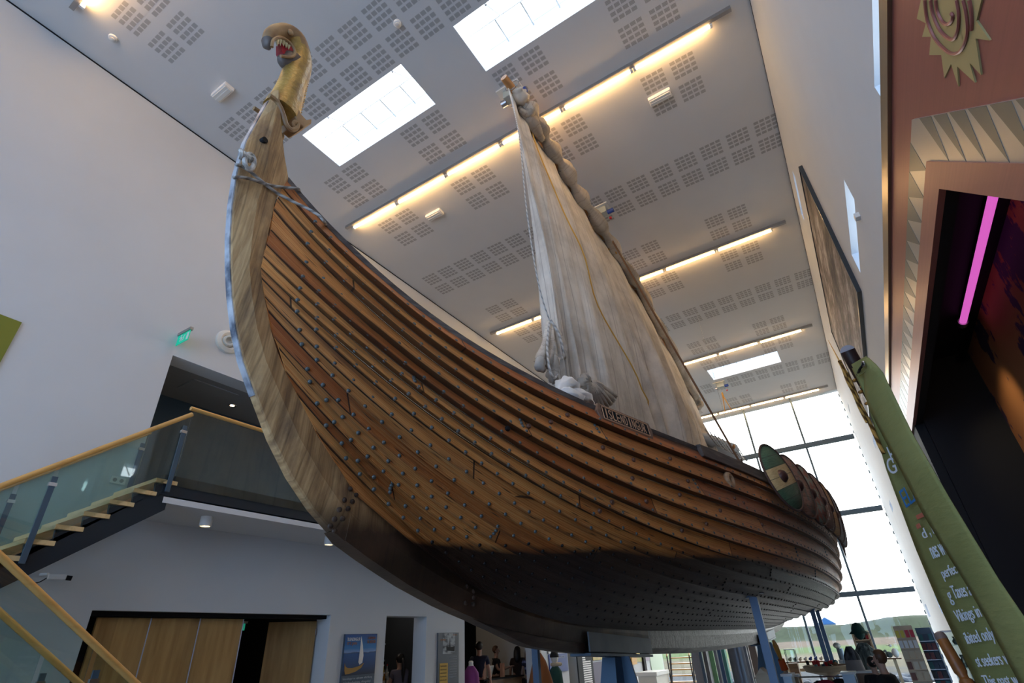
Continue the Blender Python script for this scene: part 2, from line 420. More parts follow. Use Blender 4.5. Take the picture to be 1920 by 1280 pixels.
# ------------------------------------------------------------------ ceiling strip lights
def strip(ys, x0, x1, label, n=6):
    t = thing('strip_light', label, 'light', ((x0 + x1) / 2, ys, HC), 'fluorescent strip lights across the ceiling')
    MB().box((x0 - .15, ys - .10, HC - .075), (x1 + .3, ys - .035, HC)).build('rail', M_alu, t)
    L = (x1 - x0) / n
    for k in range(n):
        a = x0 + k * L + .03; b = x0 + (k + 1) * L - .03
        tb = MB().tube([(a, ys, HC - .085), (b, ys, HC - .085)], .022, 10).build('lamp_tube', M_tube, t, smooth=True)
        for x in (a, b): MB().box((x - .02, ys - .03, HC - .11), (x + .02, ys + .03, HC - .04)).build('lamp_holder', M_white, tb)
strip(STR[0], -7.15, .55, 'long strip light at the near edge of the ceiling above the bare wall')
strip(STR[1], -7.45, .55, 'long strip light crossing the ceiling just behind the yard tip')
strip(STR[2], -7.45, .55, 'strip light crossing the ceiling behind the middle of the sail')
strip(STR[3], -7.45, .55, 'strip light crossing the ceiling between the sail and the far skylight')
strip(STR[4], -7.45, .55, 'strip light nearest the tall glass end wall')

# emergency lights, smoke detectors
def emergency(c, label, rz=0):
    t = thing('emergency_light', label, 'light', c, 'white emergency lights on the ceiling')
    x, y, z = c
    MB().box((x - .20, y - .085, z - .075), (x + .20, y + .085, z)).build('housing', M_white, t, bevel=.01)
    MB().box((x - .185, y - .06, z - .095), (x + .185, y + .06, z - .075)).build('diffuser', M_offwhite, t, bevel=.008)
    MB().box((x - .185, y - .006, z - .1), (x + .185, y + .006, z - .09)).build('centre_rib', M_white, t)
    t.rotation_euler[2] = rz
emergency((-6.77, 2.27, HC), 'white emergency light on ceiling beside the dragon head')
emergency((-5.72, 6.58, HC), 'small white emergency light beyond the long strip light, left of the sail')
emergency((-.57, 6.62, HC), 'cream emergency light over perforated tiles near the right wall')
for c, lb in (((-3.56, 3.08, HC), 'round smoke detector between perforated tiles near the near skylight'), ((-7.31, .82, HC), 'round smoke detector near the wall below the nearest strip light')):
    t = thing('smoke_detector', lb, 'detector', c, 'smoke detectors on the ceiling')
    MB().lathe(c, [(.06, 0), (.06, -.025), (.05, -.035)], n=18).build('base', M_white, t, smooth=True)
    MB().lathe(c, [(.035, -.035), (.035, -.055), (.02, -.062)], n=16).build('sensor', M_offwhite, t, smooth=True)

# ------------------------------------------------------------------ outside
def ground_mat():
    m = mat('grass_and_rock_ground', (.2, .2, .1), .95, spec=.1); q = NT(m); p = q.pos(); s = q.sep(p)
    n = q.noise(p, .25, 5); y = q.math('ADD', s[1], q.math('MULTIPLY', q.math('SUBTRACT', n, .5), 14))
    f = q.math('DIVIDE', q.math('SUBTRACT', y, 23), 200)
    c = q.ramp(f, [(0, (.17, .18, .19)), (.075, (.15, .16, .17)), (.09, (.33, .27, .15)), (.19, (.36, .29, .17)), (.225, (.17, .28, .05)), (.32, (.2, .32, .07)), (.36, (.30, .2, .12)), (.6, (.34, .24, .16)), (.64, (.08, .12, .05)), (1, (.10, .12, .06))])
    d = q.noise(q.map(p, (1, .3, 1)), .9, 6); c = q.mix(.55, c, q.ramp(d, [(.3, (.3, .3, .3)), (.7, (1, 1, 1))]), 'MULTIPLY'); c = q.mix(1.0, c, (.30, .30, .30), 'MULTIPLY'); q.l(c, q.b.inputs['Base Color']); return m
rows = []
for y in (23.9, 26, 30, 36, 45, 60, 80, 100, 130, 150, 158, 166, 175, 200, 260, 400, 700):
    r = []
    for i in range(41):
        x = -120 + i * 5
        h = -.35 + (3.6 + .5 * math.sin(x * .07) + .3 * math.sin(x * .21 + 1)) * smoothstep(150, 172, y) + .12 * math.sin(x * .9 + y * .3) * (1 if y > 25 else 0)
        r.append((x, y, h))
    rows.append(r)
struct(MB().grid(rows).build('ground', ground_mat(), smooth='all', recalc=True))
M_rock = mat('grey_lava_rock', (.16, .17, .19), .9); q = NT(M_rock); q.l(q.ramp(q.noise(q.pos(), 2, 6), [(.3, (.03, .033, .036)), (.7, (.12, .13, .15))]), q.b.inputs['Base Color'])
def rock(c, s, label):
    b = MB().ball(c, (s, s * .8, s * .6), 12, 8); rr = random.Random(int(c[0] * 100 + c[1] * 7))
    for i, v in enumerate(b.v): b.v[i] = V(c) + (v - V(c)) * rr.uniform(.75, 1.15)
    tag(b.build('rock', M_rock, loc=c), label, 'rock', 'grey rocks outside the glass wall')
for k in range(14): rock((-7 + k * .75, 26 + random.uniform(-.8, 2.2), -.15), random.uniform(.3, .6), 'grey boulder lying outside at the foot of the glass wall')
def house(c, sx_, sy_, h, rh, roof, wall, label):
    t = thing('house', label, 'house', c); x, y, z = c
    MB().box((x - sx_, y - sy_, z), (x + sx_, y + sy_, z + h)).build('wall', wall, t)
    MB().prism([(x - sx_ * 1.1, y - sy_ * 1.1, z + h), (x + sx_ * 1.1, y - sy_ * 1.1, z + h), (x, y - sy_ * 1.1, z + h + rh)] if label.startswith('gable') else [(x - sx_ * 1.1, y - sy_ * 1.1, z + h), (x - sx_ * 1.1, y + sy_ * 1.1, z + h), (x - sx_ * 1.1, y, z + h + rh)],
               (0, sy_ * 2.2, 0) if label.startswith('gable') else (sx_ * 2.2, 0, 0)).build('roof', roof, t)
    for k in (-.5, .5): MB().box((x + sx_ * k - .5, y - sy_ - .05, z + h * .3), (x + sx_ * k + .5, y - sy_, z + h * .7)).build('window', M_navy, t)
M_roofb = mat('blue_roof_sheet', (.005, .07, .25), .5); M_roofl = mat('pale_blue_roof_sheet', (.03, .12, .27), .5); M_hw = mat('white_house_wall', (.25, .27, .28), .7)
M_roofg = mat('grey_roof_sheet', (.08, .11, .15), .6)
for (px, roof, s, rh, lb) in ((1552, M_roofl, 6.0, 5.0, 'gabled house with a pale blue roof far beyond the mound'), (1672, M_roofb, 3.6, 3.2, 'distant house with bright blue roof near the wall clips'), (1692, M_roofb, 2.2, 1.8, 'small distant building with dark blue roof beside the brochure rack'),
                              (1633, M_roofg, 4.5, 1.2, 'distant low house with grey roof behind the mound'), (1718, M_hw, 3.2, 1.6, 'distant white house next to the corner of the glass')):
    yh = 400 + 34 * ((px // 7) % 5); p = at_y(px, 1176, yh); house((p.x, yh, 2.6), s * .85, 4, 2.2, rh * .8, roof, M_hw, lb)
# ------------------------------------------------------------------ the longship
XC = -2.70; YM = 11.5; HW = .09
# per lap line: bow end Y, Z; half breadth amidships, height amidships, fullness, sheer exponent
LAP = [(1.435, 4.526, 2.236, 3.301, 1.992, 9.473), (1.413, 4.417, 2.209, 3.114, 2.095, 8.888), (1.396, 4.312, 2.177, 2.922, 2.188, 8.315), (1.387, 4.196, 2.139, 2.73, 2.281, 7.639), (1.402, 4.028, 2.085, 2.541, 2.371, 6.888), (1.397, 3.899, 2.01, 2.369, 2.451, 6.263), (1.395, 3.801, 1.913, 2.241, 2.532, 5.865), (1.396, 3.709, 1.791, 2.156, 2.611, 5.704), (1.414, 3.645, 1.639, 2.099, 2.674, 5.794), (1.46, 3.531, 1.458, 2.051, 2.722, 5.931), (1.499, 3.454, 1.257, 2.013, 2.759, 6.012), (1.572, 3.299, 1.041, 1.981, 2.783, 6.006), (1.616, 3.245, 0.816, 1.942, 2.783, 6.072), (1.692, 3.112, 0.593, 1.906, 2.768, 6.09), (1.788, 3.005, 0.376, 1.859, 2.733, 6.238), (1.961, 2.816, 0.177, 1.812, 2.688, 6.303), (2.328, 2.495, 0.0, 1.771, 2.641, 6.026)]
def lap(k, Y, side=1):
    k0 = int(min(max(k, 0), 15)); f = k - k0
    def one(i):
        Y0, Z0, B, zm, p, n = LAP[i]; u = min(1, abs(Y - YM) / (YM - Y0))
        return V((XC + side * (HW + B * (1 - u ** p)), Y, zm + (Z0 - zm) * u ** n))
    a = one(k0)
    return a if f == 0 else a.lerp(one(k0 + 1), f)
def lapS(k, s, side=1):
    """s 0..1 from bow rabbet to stern rabbet, denser towards the ends"""
    Y0 = LAP[int(k)][0] if k == int(k) else lerp(LAP[int(k)][0], LAP[int(k) + 1][0], k - int(k))
    t = s * 2 - 1; t = math.copysign(abs(t) ** .75, t) if False else math.sin(t * PI / 2) * .55 + t * .45
    return lap(k, YM + (YM - Y0) * t, side)
def normal(k, Y, side=1):
    a = lap(max(k - .25, 0), Y, side); b = lap(min(k + .25, 16), Y, side); t = lap(k, Y + .05, side) - lap(k, Y - .05, side)
    n = t.cross(b - a); n.normalize()
    if n.x * side < 0: n = -n
    return n
def hull_mat():
    m = mat('weathered_plank_wood', rough=.42, spec=.32); q = NT(m); uv = q.coord('UV'); s = q.sep(uv); P = q.sep(q.pos())
    U, Vv = s[0], s[1]                      # U metres along, V strake number + fraction
    k = q.math('FLOOR', Vv)
    # planks butt-jointed along each strake
    sh = q.math('MULTIPLY', q.math('FRACT', q.math('MULTIPLY', q.math('ADD', k, 1), .618)), 3.4)
    pl = q.math('FLOOR', q.math('DIVIDE', q.math('ADD', U, sh), 3.4))
    cv = q.n('CombineXYZ'); q.l(pl, cv.inputs[0]); q.l(k, cv.inputs[1]); wn = q.n('TexWhiteNoise', noise_dimensions='2D'); q.l(cv.outputs[0], wn.inputs['Vector']); tone = wn.outputs['Value']
    tone2 = wn.outputs['Color']; off = q.n('CombineXYZ'); q.l(q.math('MULTIPLY', tone, 37), off.inputs[2]); va = q.n('VectorMath', operation='ADD'); q.l(uv, va.inputs[0]); q.l(off.outputs[0], va.inputs[1])
    g1 = q.noise(q.map(va.outputs[0], (.55, 3.2, 1)), 2.2, 6, .6)
    g2 = q.noise(q.map(va.outputs[0], (1.5, 26, 1)), 2.0, 5, .65)
    g3 = q.noise(q.map(va.outputs[0], (1.0, 1.6, 1)), 1.3, 5, .55)
    wv = q.n('TexWave', bands_direction='Y'); wv.inputs['Scale'].default_value = 3.0; wv.inputs['Distortion'].default_value = 9; wv.inputs['Detail'].default_value = 3; wv.inputs['Detail Scale'].default_value = .7
    q.l(q.map(va.outputs[0], (.22, 1, 1)), wv.inputs[0])
    f = q.math('ADD', q.math('MULTIPLY', g1, .5), q.math('ADD', q.math('MULTIPLY', g2, .38), q.math('MULTIPLY', wv.outputs['Fac'], .12)))
    c = q.ramp(f, [(.30, (.24, .07, .018)), (.38, (.56, .19, .045)), (.47, (.82, .34, .085)), (.60, (.88, .46, .16)), (.8, (.93, .60, .28))])
    # tone of each plank
    c = q.mix(q.math('POWER', tone, 1.3), c, (.50, .32, .24), 'MULTIPLY')
    c = q.mix(q.ramp(g3, [(.52, (0, 0, 0)), (.72, (.6, .6, .6))]), c, (.15, .06, .028))
    # dark stain along the upper edge of the top strake, dirt along every lap
    fv = q.math('FRACT', Vv)
    st = q.math('MULTIPLY', q.math('LESS_THAN', Vv, 1.0), q.math('MULTIPLY', q.ramp(q.math('ADD', fv, q.math('MULTIPLY', q.math('SUBTRACT', g3, .5), 1.6)), [(.25, (1, 1, 1)), (.62, (0, 0, 0))]), q.ramp(q.math('DIVIDE', U, 8), [(.18, (0, 0, 0)), (.45, (1, 1, 1))])))
    c = q.mix(q.math('MULTIPLY', st, .88), c, (.035, .022, .018))
    ed = q.ramp(fv, [(.80, (0, 0, 0)), (.97, (1, 1, 1))]); c = q.mix(q.math('MULTIPLY', ed, q.math('MULTIPLY', g3, .9)), c, (.06, .03, .018))
    # contact shadow and dirt painted as a dark line just under each lap
    lap_shade = q.math('MULTIPLY', q.math('LESS_THAN', q.math('ADD', fv, q.math('MULTIPLY', g2, .03)), q.math('ADD', .08, q.math('MULTIPLY', k, .006))), q.math('GREATER_THAN', Vv, 1.0)); c = q.mix(q.math('MULTIPLY', lap_shade, .9), c, (.02, .011, .008))
    low = q.math('GREATER_THAN', fv, .972); c = q.mix(q.math('MULTIPLY', low, .8), c, (.05, .025, .015))  # lower face of the lap darkened for the same painted shadow line
    # greyed, redder wood further aft
    aft = q.ramp(q.math('DIVIDE', U, 20), [(.18, (0, 0, 0)), (.42, (1, 1, 1))]); c = q.mix(q.math('MULTIPLY', aft, .42), c, (.46, .27, .18))
    # knots
    vo = q.n('TexVoronoi', voronoi_dimensions='2D'); vo.inputs['Scale'].default_value = 1.0; q.l(q.map(va.outputs[0], (1.7, 2.3, 1)), vo.inputs[0])
    c = q.mix(q.math('MULTIPLY', q.ramp(vo.outputs['Distance'], [(.03, (1, 1, 1)), (.10, (0, 0, 0))]), .85), c, (.035, .015, .01))
    # butt joints
    bj = q.math('LESS_THAN', q.math('FRACT', q.math('DIVIDE', q.math('ADD', U, sh), 3.4)), .0035); c = q.mix(q.math('MULTIPLY', bj, .9), c, (.02, .01, .008))
    # tar below the water line
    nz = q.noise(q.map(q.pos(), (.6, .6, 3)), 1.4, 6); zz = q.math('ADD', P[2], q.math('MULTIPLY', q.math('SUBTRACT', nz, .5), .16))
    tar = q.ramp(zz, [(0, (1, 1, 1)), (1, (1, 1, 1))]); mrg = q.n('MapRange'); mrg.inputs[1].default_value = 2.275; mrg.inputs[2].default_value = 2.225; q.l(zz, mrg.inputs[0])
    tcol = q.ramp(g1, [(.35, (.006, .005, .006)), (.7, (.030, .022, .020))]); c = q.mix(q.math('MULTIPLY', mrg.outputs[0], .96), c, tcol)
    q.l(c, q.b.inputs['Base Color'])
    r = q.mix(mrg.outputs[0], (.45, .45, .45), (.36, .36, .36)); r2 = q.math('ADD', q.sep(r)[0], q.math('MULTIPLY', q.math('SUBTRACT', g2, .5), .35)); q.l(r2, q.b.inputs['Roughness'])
    q.bump(q.math('ADD', g2, q.math('MULTIPLY', g1, .6)), .006, .7)
    return m
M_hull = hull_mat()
def stem_mat():
    m = mat('pale_oak_wood', rough=.6, spec=.3); q = NT(m); uv = q.coord('UV'); P = q.sep(q.pos())
    gp_ = q.map(q.pos(), (3, 9, .9), rot=(.16, 0, 0)); n = q.noise(gp_, 1.6, 7, .62); n2 = q.noise(q.map(q.pos(), (1, 2.5, 1.2)), 2.0, 5, .6); n3 = q.noise(q.map(q.pos(), (3, 60, 2), rot=(.16, 0, 0)), 1.3, 4)
    f = q.math('ADD', q.math('MULTIPLY', n, .7), q.math('MULTIPLY', n3, .3))
    c = q.ramp(f, [(.3, (.15, .085, .04)), (.45, (.42, .25, .11)), (.58, (.62, .40, .19)), (.75, (.76, .54, .29))])
    c = q.mix(q.math('MULTIPLY', q.ramp(n2, [(.47, (0, 0, 0)), (.68, (1, 1, 1))]), .7), c, (.13, .08, .055))
    # cracks along the grain
    wv = q.n('TexWave', bands_direction='Y'); wv.inputs['Scale'].default_value = 1.1; wv.inputs['Distortion'].default_value = 4; wv.inputs['Detail'].default_value = 4; q.l(q.map(q.pos(), (1, 2.4, .35), rot=(.2, 0, 0)), wv.inputs[0])
    c = q.mix(q.math('MULTIPLY', q.ramp(wv.outputs['Fac'], [(.0, (1, 1, 1)), (.02, (0, 0, 0))]), .3), c, (.03, .02, .015))
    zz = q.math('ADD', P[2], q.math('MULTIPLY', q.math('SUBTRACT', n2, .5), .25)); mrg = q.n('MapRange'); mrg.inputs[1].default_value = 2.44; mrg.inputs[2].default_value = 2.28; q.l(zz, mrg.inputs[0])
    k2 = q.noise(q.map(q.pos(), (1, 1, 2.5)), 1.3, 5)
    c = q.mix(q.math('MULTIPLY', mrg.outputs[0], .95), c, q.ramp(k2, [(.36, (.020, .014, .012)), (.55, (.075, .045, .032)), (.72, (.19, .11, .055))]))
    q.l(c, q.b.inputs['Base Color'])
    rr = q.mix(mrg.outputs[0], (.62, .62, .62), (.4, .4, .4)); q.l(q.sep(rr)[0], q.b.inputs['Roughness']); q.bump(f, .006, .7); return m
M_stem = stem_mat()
M_sheath = mat('tarred_keel_sheathing', (.05, .04, .038), .28, .35, spec=.8); q = NT(M_sheath); n = q.noise(q.map(q.pos(), (1, 1.2, 1)), 9, 6, .7)
q.l(q.ramp(n, [(.35, (.03, .022, .02)), (.6, (.09, .07, .065)), (.75, (.2, .2, .21))]), q.b.inputs['Base Color']); q.bump(n, .03, .9)
M_darkoak = wood('dark_oak_wood', (.022, .014, .011), (.06, .036, .026), (.13, .085, .06), stretch=(2, .6, 8), rough=.5)
M_rail = wood('stained_rail_wood', (.03, .024, .024), (.075, .06, .055), (.17, .14, .12), stretch=(4, .7, 10), rough=.5)
M_stemfront = mat('stem_front_reflection', (.32, .35, .4), .45, .5); q = NT(M_stemfront); q.l(q.ramp(q.noise(q.pos(), 6, 5), [(.35, (.12, .14, .18)), (.5, (.5, .53, .58)), (.7, (.72, .74, .77))]), q.b.inputs['Base Color'])  # pale tones paint the light reflected by the stem's front face
M_rivet = mat('grey_iron_rivet', (.10, .115, .125), .5, .4); q = NT(M_rivet); q.l(q.mix(q.math('LESS_THAN', q.sep(q.pos())[2], 2.27), (.12, .14, .14), (.012, .011, .012)), q.b.inputs['Base Color'])
ship = thing('longship', 'large wooden longship with dragon head, set on steel supports under the ceiling', 'ship', (XC, YM, 1.45))

# strakes: each an overlapping plank run, outer face proud of the one below it
NS = 110; TH = .042
def strake(k, side):
    rows = []; uvs = []
    for i in range(NS + 1):
        s = i / NS; pts = []
        a = lapS(k, s, side); c = lapS(k + 1, s, side); Y = a.y
        taper = min(1, (min(s, 1 - s)) * 14 + .12)
        na = normal(min(k + .3, 15.9), a.y, side); nc = normal(min(k + .8, 15.9), c.y, side)
        ext = (c - a) * .10
        o = TH * taper
        q_ = [a + na * o * .25, a.lerp(c, .5) + (na + nc) * .5 * o * .9, c + ext * .35 + nc * o * 1.75, c + ext * .35 + nc * o * .35, a.lerp(c, .5) - (na + nc) * .5 * o * .25, a - na * o * .6]
        if k == 0: q_[0] = a + na * o * .3
        rows.append(q_)
        u = c.y - 1.4; vv = [k + .0, k + .5, k + .97, k + .995, k + .995, k + .01]
        uvs.append([(u, v) for v in vv])
    b = MB(); b.grid(rows, [r + [r[0]] for r in uvs] and [r for r in uvs], closed=True)
    b.face([0, 1, 2, 3, 4, 5][::-1], [(0, k + .5)] * 6); e = NS * 6; b.face([e, e + 1, e + 2, e + 3, e + 4, e + 5], [(20, k + .5)] * 6)
    return b
# oar ports through the third strake from the top
ports = []
def mk_strake(k, side):
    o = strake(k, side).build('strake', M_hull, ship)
    return o
strakes = {}
for side in (1, -1):
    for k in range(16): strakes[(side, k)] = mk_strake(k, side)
cut = []
for Y in (4.55, 5.52, 6.45, 7.45, 8.5, 9.55, 10.6):
    c = lap(2.5, Y); n = normal(2.5, Y); c2 = MB().lathe(c - n * .15, [(.05, 0), (.05, .35)], axis=n, n=16)
    co = c2.build('cutter', M_hull); cut.append(co)
tgt = strakes[(1, 2)]
for co in cut:
    md = tgt.modifiers.new('b', 'BOOLEAN'); md.object = co; md.operation = 'DIFFERENCE'; md.solver = 'EXACT'
bpy.context.view_layer.update()
me = bpy.data.meshes.new_from_object(tgt.evaluated_get(bpy.context.evaluated_depsgraph_get()), preserve_all_data_layers=True)
if len(me.vertices) > 100: tgt.modifiers.clear(); tgt.data = me
else: tgt.modifiers.clear()
for co in cut: bpy.data.objects.remove(co)

# stem, keel, sternpost --------------------------------------------------------
OUT = [(504, 176), (497, 195), (477, 230), (455, 270), (437, 330), (428, 390), (424, 450), (424, 505), (427, 560), (434, 620), (447, 680), (470, 745), (500, 825), (535, 895), (575, 955), (612, 997)]
INN = [(524, 176), (526, 215), (529, 250), (533, 290), (541, 336), (516, 376), (502, 440), (490, 500), (496, 558), (508, 620), (527, 680), (558, 742), (597, 820), (645, 893), (676, 935), (712, 967)]
def yz(p, x): a = at_x(p[0], p[1], x); return a.y, a.z
O2 = [yz(p, XC - .02) for p in OUT]; I2 = [yz(p, XC + HW) for p in INN]
def post(flip, scarf_cut=True):
    rows = []; uvs = []; L = 0; prev = None
    fl = (lambda y: 2 * YM - y) if flip else (lambda y: y)
    for (oy, oz), (iy, iz) in zip(O2, I2):
        if prev: L += math.hypot(oy - prev[0], oz - prev[1])
        prev = (oy, oz)
        P = []
        for sx_ in (1, -1):
            r = [(XC + sx_ * HW, fl(iy), iz), (XC + sx_ * HW * .98, fl(lerp(iy, oy, .5)), lerp(iz, oz, .5)), (XC + sx_ * .034, fl(lerp(iy, oy, .97)), lerp(iz, oz, .97)), (XC + sx_ * .024, fl(oy), oz)]
            P += r if sx_ == 1 else r[::-1]
        rows.append(P); uvs.append([(L, 0), (L, .12), (L, .26), (L, .28), (L, .30), (L, .32), (L, .46), (L, .58)])
    b = MB(); b.grid(rows, uvs, closed=True); n = len(rows[0]); b.face(range(n), [(0, 0)] * n); e = (len(rows) - 1) * n; b.face([e + i for i in range(n)], [(L, 0)] * n)
    return b
st = post(False).build('stem', M_stem, ship)
post(True).build('sternpost', M_stem, ship)
# strip added on the stem's front face, its pale blue reflection painted on
rows = []
for (oy, oz) in O2[1:12]: rows.append([(XC + x, oy + dy, oz - .0) for x, dy in ((.026, .006), (.024, -.007), (-.024, -.007), (-.026, .006))])
MB().grid(rows, closed=True).build('stem_front_strip', M_stemfront, st)
KB = [(2.20, 2.262), (2.53, 2.13), (2.88, 2.005), (3.34, 1.875), (3.8, 1.775), (4.4, 1.70), (5.01, 1.64), (6.2, 1.56), (7.31, 1.50), (9.32, 1.45), (11.5, 1.44)]
def keel_rows(ys, top_shift=0.0, b0=0.0):
    rows = []; uvs = []
    for y in ys:
        m_ = y if y <= YM else 2 * YM - y
        zb = interp(m_, [k[0] for k in KB], [k[1] for k in KB]) + b0
        mm = max(m_, 2.329); zt = lap(16, mm).z + (0 if m_ > 2.33 else (2.33 - m_) * .9) + (.05 if m_ < 7 else .03) + top_shift
        r = [(XC + HW, y, zt), (XC + HW, y, lerp(zt, zb, .5)), (XC + .06, y, zb), (XC - .06, y, zb), (XC - HW, y, lerp(zt, zb, .5)), (XC - HW, y, zt)]
        rows.append(r); uvs.append([(y, .0), (y, .15), (y, .3), (y, .4), (y, .55), (y, .7)])
    return rows, uvs
def keel_piece(name, y0, y1, n, m):
    r, u = keel_rows([lerp(y0, y1, i / n) for i in range(n + 1)]); b = MB(); b.grid(r, u, closed=True); b.face(range(6), [(0, 0)] * 6); e = n * 6; b.face([e + i for i in range(6)], [(0, 0)] * 6)
    return b.build(name, m, ship)
# forward keel piece starts at the scarf below the stem
r, u = keel_rows([lerp(2.32, 7.35, i / 26) for i in range(27)]); 
kb = MB(); kb.grid(r, u, closed=True); kb.face(range(6), [(0, 0)] * 6); kb.face([26 * 6 + i for i in range(6)], [(0, 0)] * 6); keel = kb.build('keel', M_stem, ship)
keel_piece('keel', 7.35, 20.6, 60, M_sheath)
# forefoot joining stem and keel
ff = MB(); (oy, oz), (iy, iz) = O2[-1], I2[-1]
r0 = [(XC + HW, iy, iz), (XC + HW, lerp(iy, oy, .5), lerp(iz, oz, .5)), (XC + .045, oy, oz), (XC - .045, oy, oz), (XC - HW, lerp(iy, oy, .5), lerp(iz, oz, .5)), (XC - HW, iy, iz)]
sh_ = lambda R_: [(XC + (p[0] - XC) * .93, p[1], p[2] - .004) for p in R_]
ff.grid([sh_(r0), sh_(r[0])], [[(0, 0)] * 6] * 2, closed=True)
ff.face(range(6), [(0, 0)] * 6); ff.face([6 + i for i in range(6)], [(0, 0)] * 6); ff.build('forefoot', M_stem, ship)
dw = MB(); dw.prism([at_x(x, y, XC + .0875) for x, y in ((632, 868), (650, 950), (700, 1000), (800, 1048), (802, 1012), (745, 953), (700, 903), (660, 868))], (-.175, 0, 0)); dw.build('deadwood', M_stem, ship)
# wearing piece under the keel
b = MB(); rows = []
for i in range(30):
    y = lerp(3.65, 5.55, i / 29); zb = interp(y, [k[0] for k in KB], [k[1] for k in KB]); d = .085 * smoothstep(3.65, 4.6, y) + .004
    rows.append([(XC + .055, y, zb + .012), (XC + .05, y, zb - d), (XC - .05, y, zb - d), (XC - .055, y, zb + .012)])
b.grid(rows, closed=True); b.face([29 * 4 + i for i in range(4)]); b.build('false_keel', M_darkoak, ship)
b = MB(); rows = []
for i in range(60):
    y = lerp(7.35, 15.6, i / 59); m_ = y if y <= YM else 2 * YM - y; zb = interp(m_, [k[0] for k in KB], [k[1] for k in KB])
    rows.append([(XC + .066, y, zb + .012), (XC + .06, y, zb - .05), (XC - .06, y, zb - .05), (XC - .066, y, zb + .012)])
b.grid(rows, closed=True); b.face([59 * 4 + i for i in range(4)]); b.face(range(4)); b.build('false_keel', M_rail, ship)
# gunwale cap and the heavier rail further aft
for side in (1, -1):
    rows = []
    for i in range(101):
        s = i / 100; a = lapS(0, s, side); n = normal(.1, a.y, side); t = min(1, min(s, 1 - s) * 16 + .25)
        up = V((0, 0, 1)); rows.append([a + n * .035 * t + up * .008, a + n * .03 * t - up * .035, a - n * .045 * t - up * .035, a - n * .05 * t + up * .02])
    b = MB(); b.grid(rows, closed=True); b.face(range(4)); b.face([400 + i for i in range(4)][::-1]); b.build('gunwale', M_rail, ship)
    rows = []
    for i in range(60):
        y = lerp(5.55, 17.5, i / 59); a = lap(0, y, side); c = lap(.62, y, side); n = normal(.3, y, side)
        rows.append([a + n * .02 + V((0, 0, .03)), a + n * .07 + V((0, 0, .02)), c + n * .075, c + n * .03])
    b = MB(); b.grid(rows, closed=True); b.face(range(4)[::-1]); b.face([59 * 4 + i for i in range(4)]); b.build('outer_rail', M_rail, ship, bevel=.006)
# deck inside
rows = []
for i in range(40):
    y = lerp(3.2, 19.8, i / 39); w_ = lap(5, y).x - XC - .06
    rows.append([(XC - w_, y, 2.52), (XC + w_, y, 2.52)])
MB().grid(rows).build('deck', M_darkoak, ship, recalc=False)
# rivets along every lap of the starboard side, nearest hundred as parts
rm = MB(); rm.lathe((0, 0, -.004), [(.0145, 0), (.0145, .006), (.010, .012), (.004, .014)], n=10)
proto_me = None
rest = MB(); spots = []
for k in range(1, 16):
    Y = LAP[k][0] + .22; 
    while Y < 20.5:
        spots.append((k, Y)); Y += .105 + .022 * min(Y - 1.4, 4) + .012 * math.sin(k * 5 + Y * 3)
    for m_ in range(6):        # rows of three at the butt joints
        sh = ((k) * .618 % 1) * 3.4; yj = 1.4 + 3.4 * (m_ + 1) - sh
        if 2.3 < yj < 19 and (k * 3 + m_) % 2 == 0:
            for dk in (.2, .42, .64): spots.append((k - 1 + dk, yj - .05))
def rv(k, Y):
    kk = k - .10 if k == int(k) else k; n = normal(min(kk, 15.8), Y)
    f = kk - int(kk); taper = min(1, (Y - 1.4) * .9 + .2); o = TH * taper * lerp(.25, 1.6, f)
    return lap(kk, Y) + n * (o + .001), n
near = sorted(spots, key=lambda s: (rv(*s)[0] - CAM).length)
vis = set(near[:100])
pr = None
for s in spots:
    p, n = rv(*s); R = n.to_track_quat('Z', 'Y').to_matrix().to_4x4(); R.translation = p
    if s in vis:
        if pr is None:
            pr = rm.build('rivet', M_rivet, smooth=True); o = pr
        else: o = pr.copy(); col.objects.link(o)
        o.parent = ship; R.translation = p - LOC[ship.name]; o.matrix_local = R
    else:
        bi = len(rest.v); rest.v += [R @ v for v in rm.v]
        for f in rm.f: rest.face([bi + i for i in f])
ro = rest.build('rivets', M_rivet, ship, smooth=True); ro['kind'] = 'stuff'
# trenails: bigger dark wooden pegs and the black bolt
pg = MB(); pg.lathe((0, 0, -.003), [(.02, 0), (.02, .012), (.014, .02)], n=9)
M_peg = mat('brown_wooden_peg', (.14, .06, .035), .5)
for (k, Y, dark) in ((1.45, 3.62, 0), (2.4, 3.42, 0), (2.45, 3.95, 0), (3.4, 3.2, 0), (4.35, 3.02, 1), (2.4, 4.32, 0), (1.5, 4.9, 0), (3.5, 4.25, 0), (3.4, 4.9, 0), (2.45, 5.1, 0), (3.5, 5.6, 0), (4.5, 4.4, 0), (4.5, 5.3, 0), (2.5, 6.0, 0), (2.6, 6.2, 0), (3.5, 6.6, 0), (5.5, 4.0, 0), (6.5, 3.9, 0), (5.4, 4.9, 0)):
    n = normal(k, Y); p = lap(k, Y) + n * TH * 1.0; R = n.to_track_quat('Z', 'Y').to_matrix().to_4x4(); R.translation = p
    b = MB(); bi = len(b.v); b.v += [R @ v for v in pg.v]; b.f = list(pg.f); b.uv = [None] * len(b.f); b.mi = [0] * len(b.f)
    b.build('black_bolt' if dark else 'wooden_peg', M_black if dark else M_peg, ship, smooth=True)
for (x, y) in ((435, 437), (440, 525), (441, 505)): pass
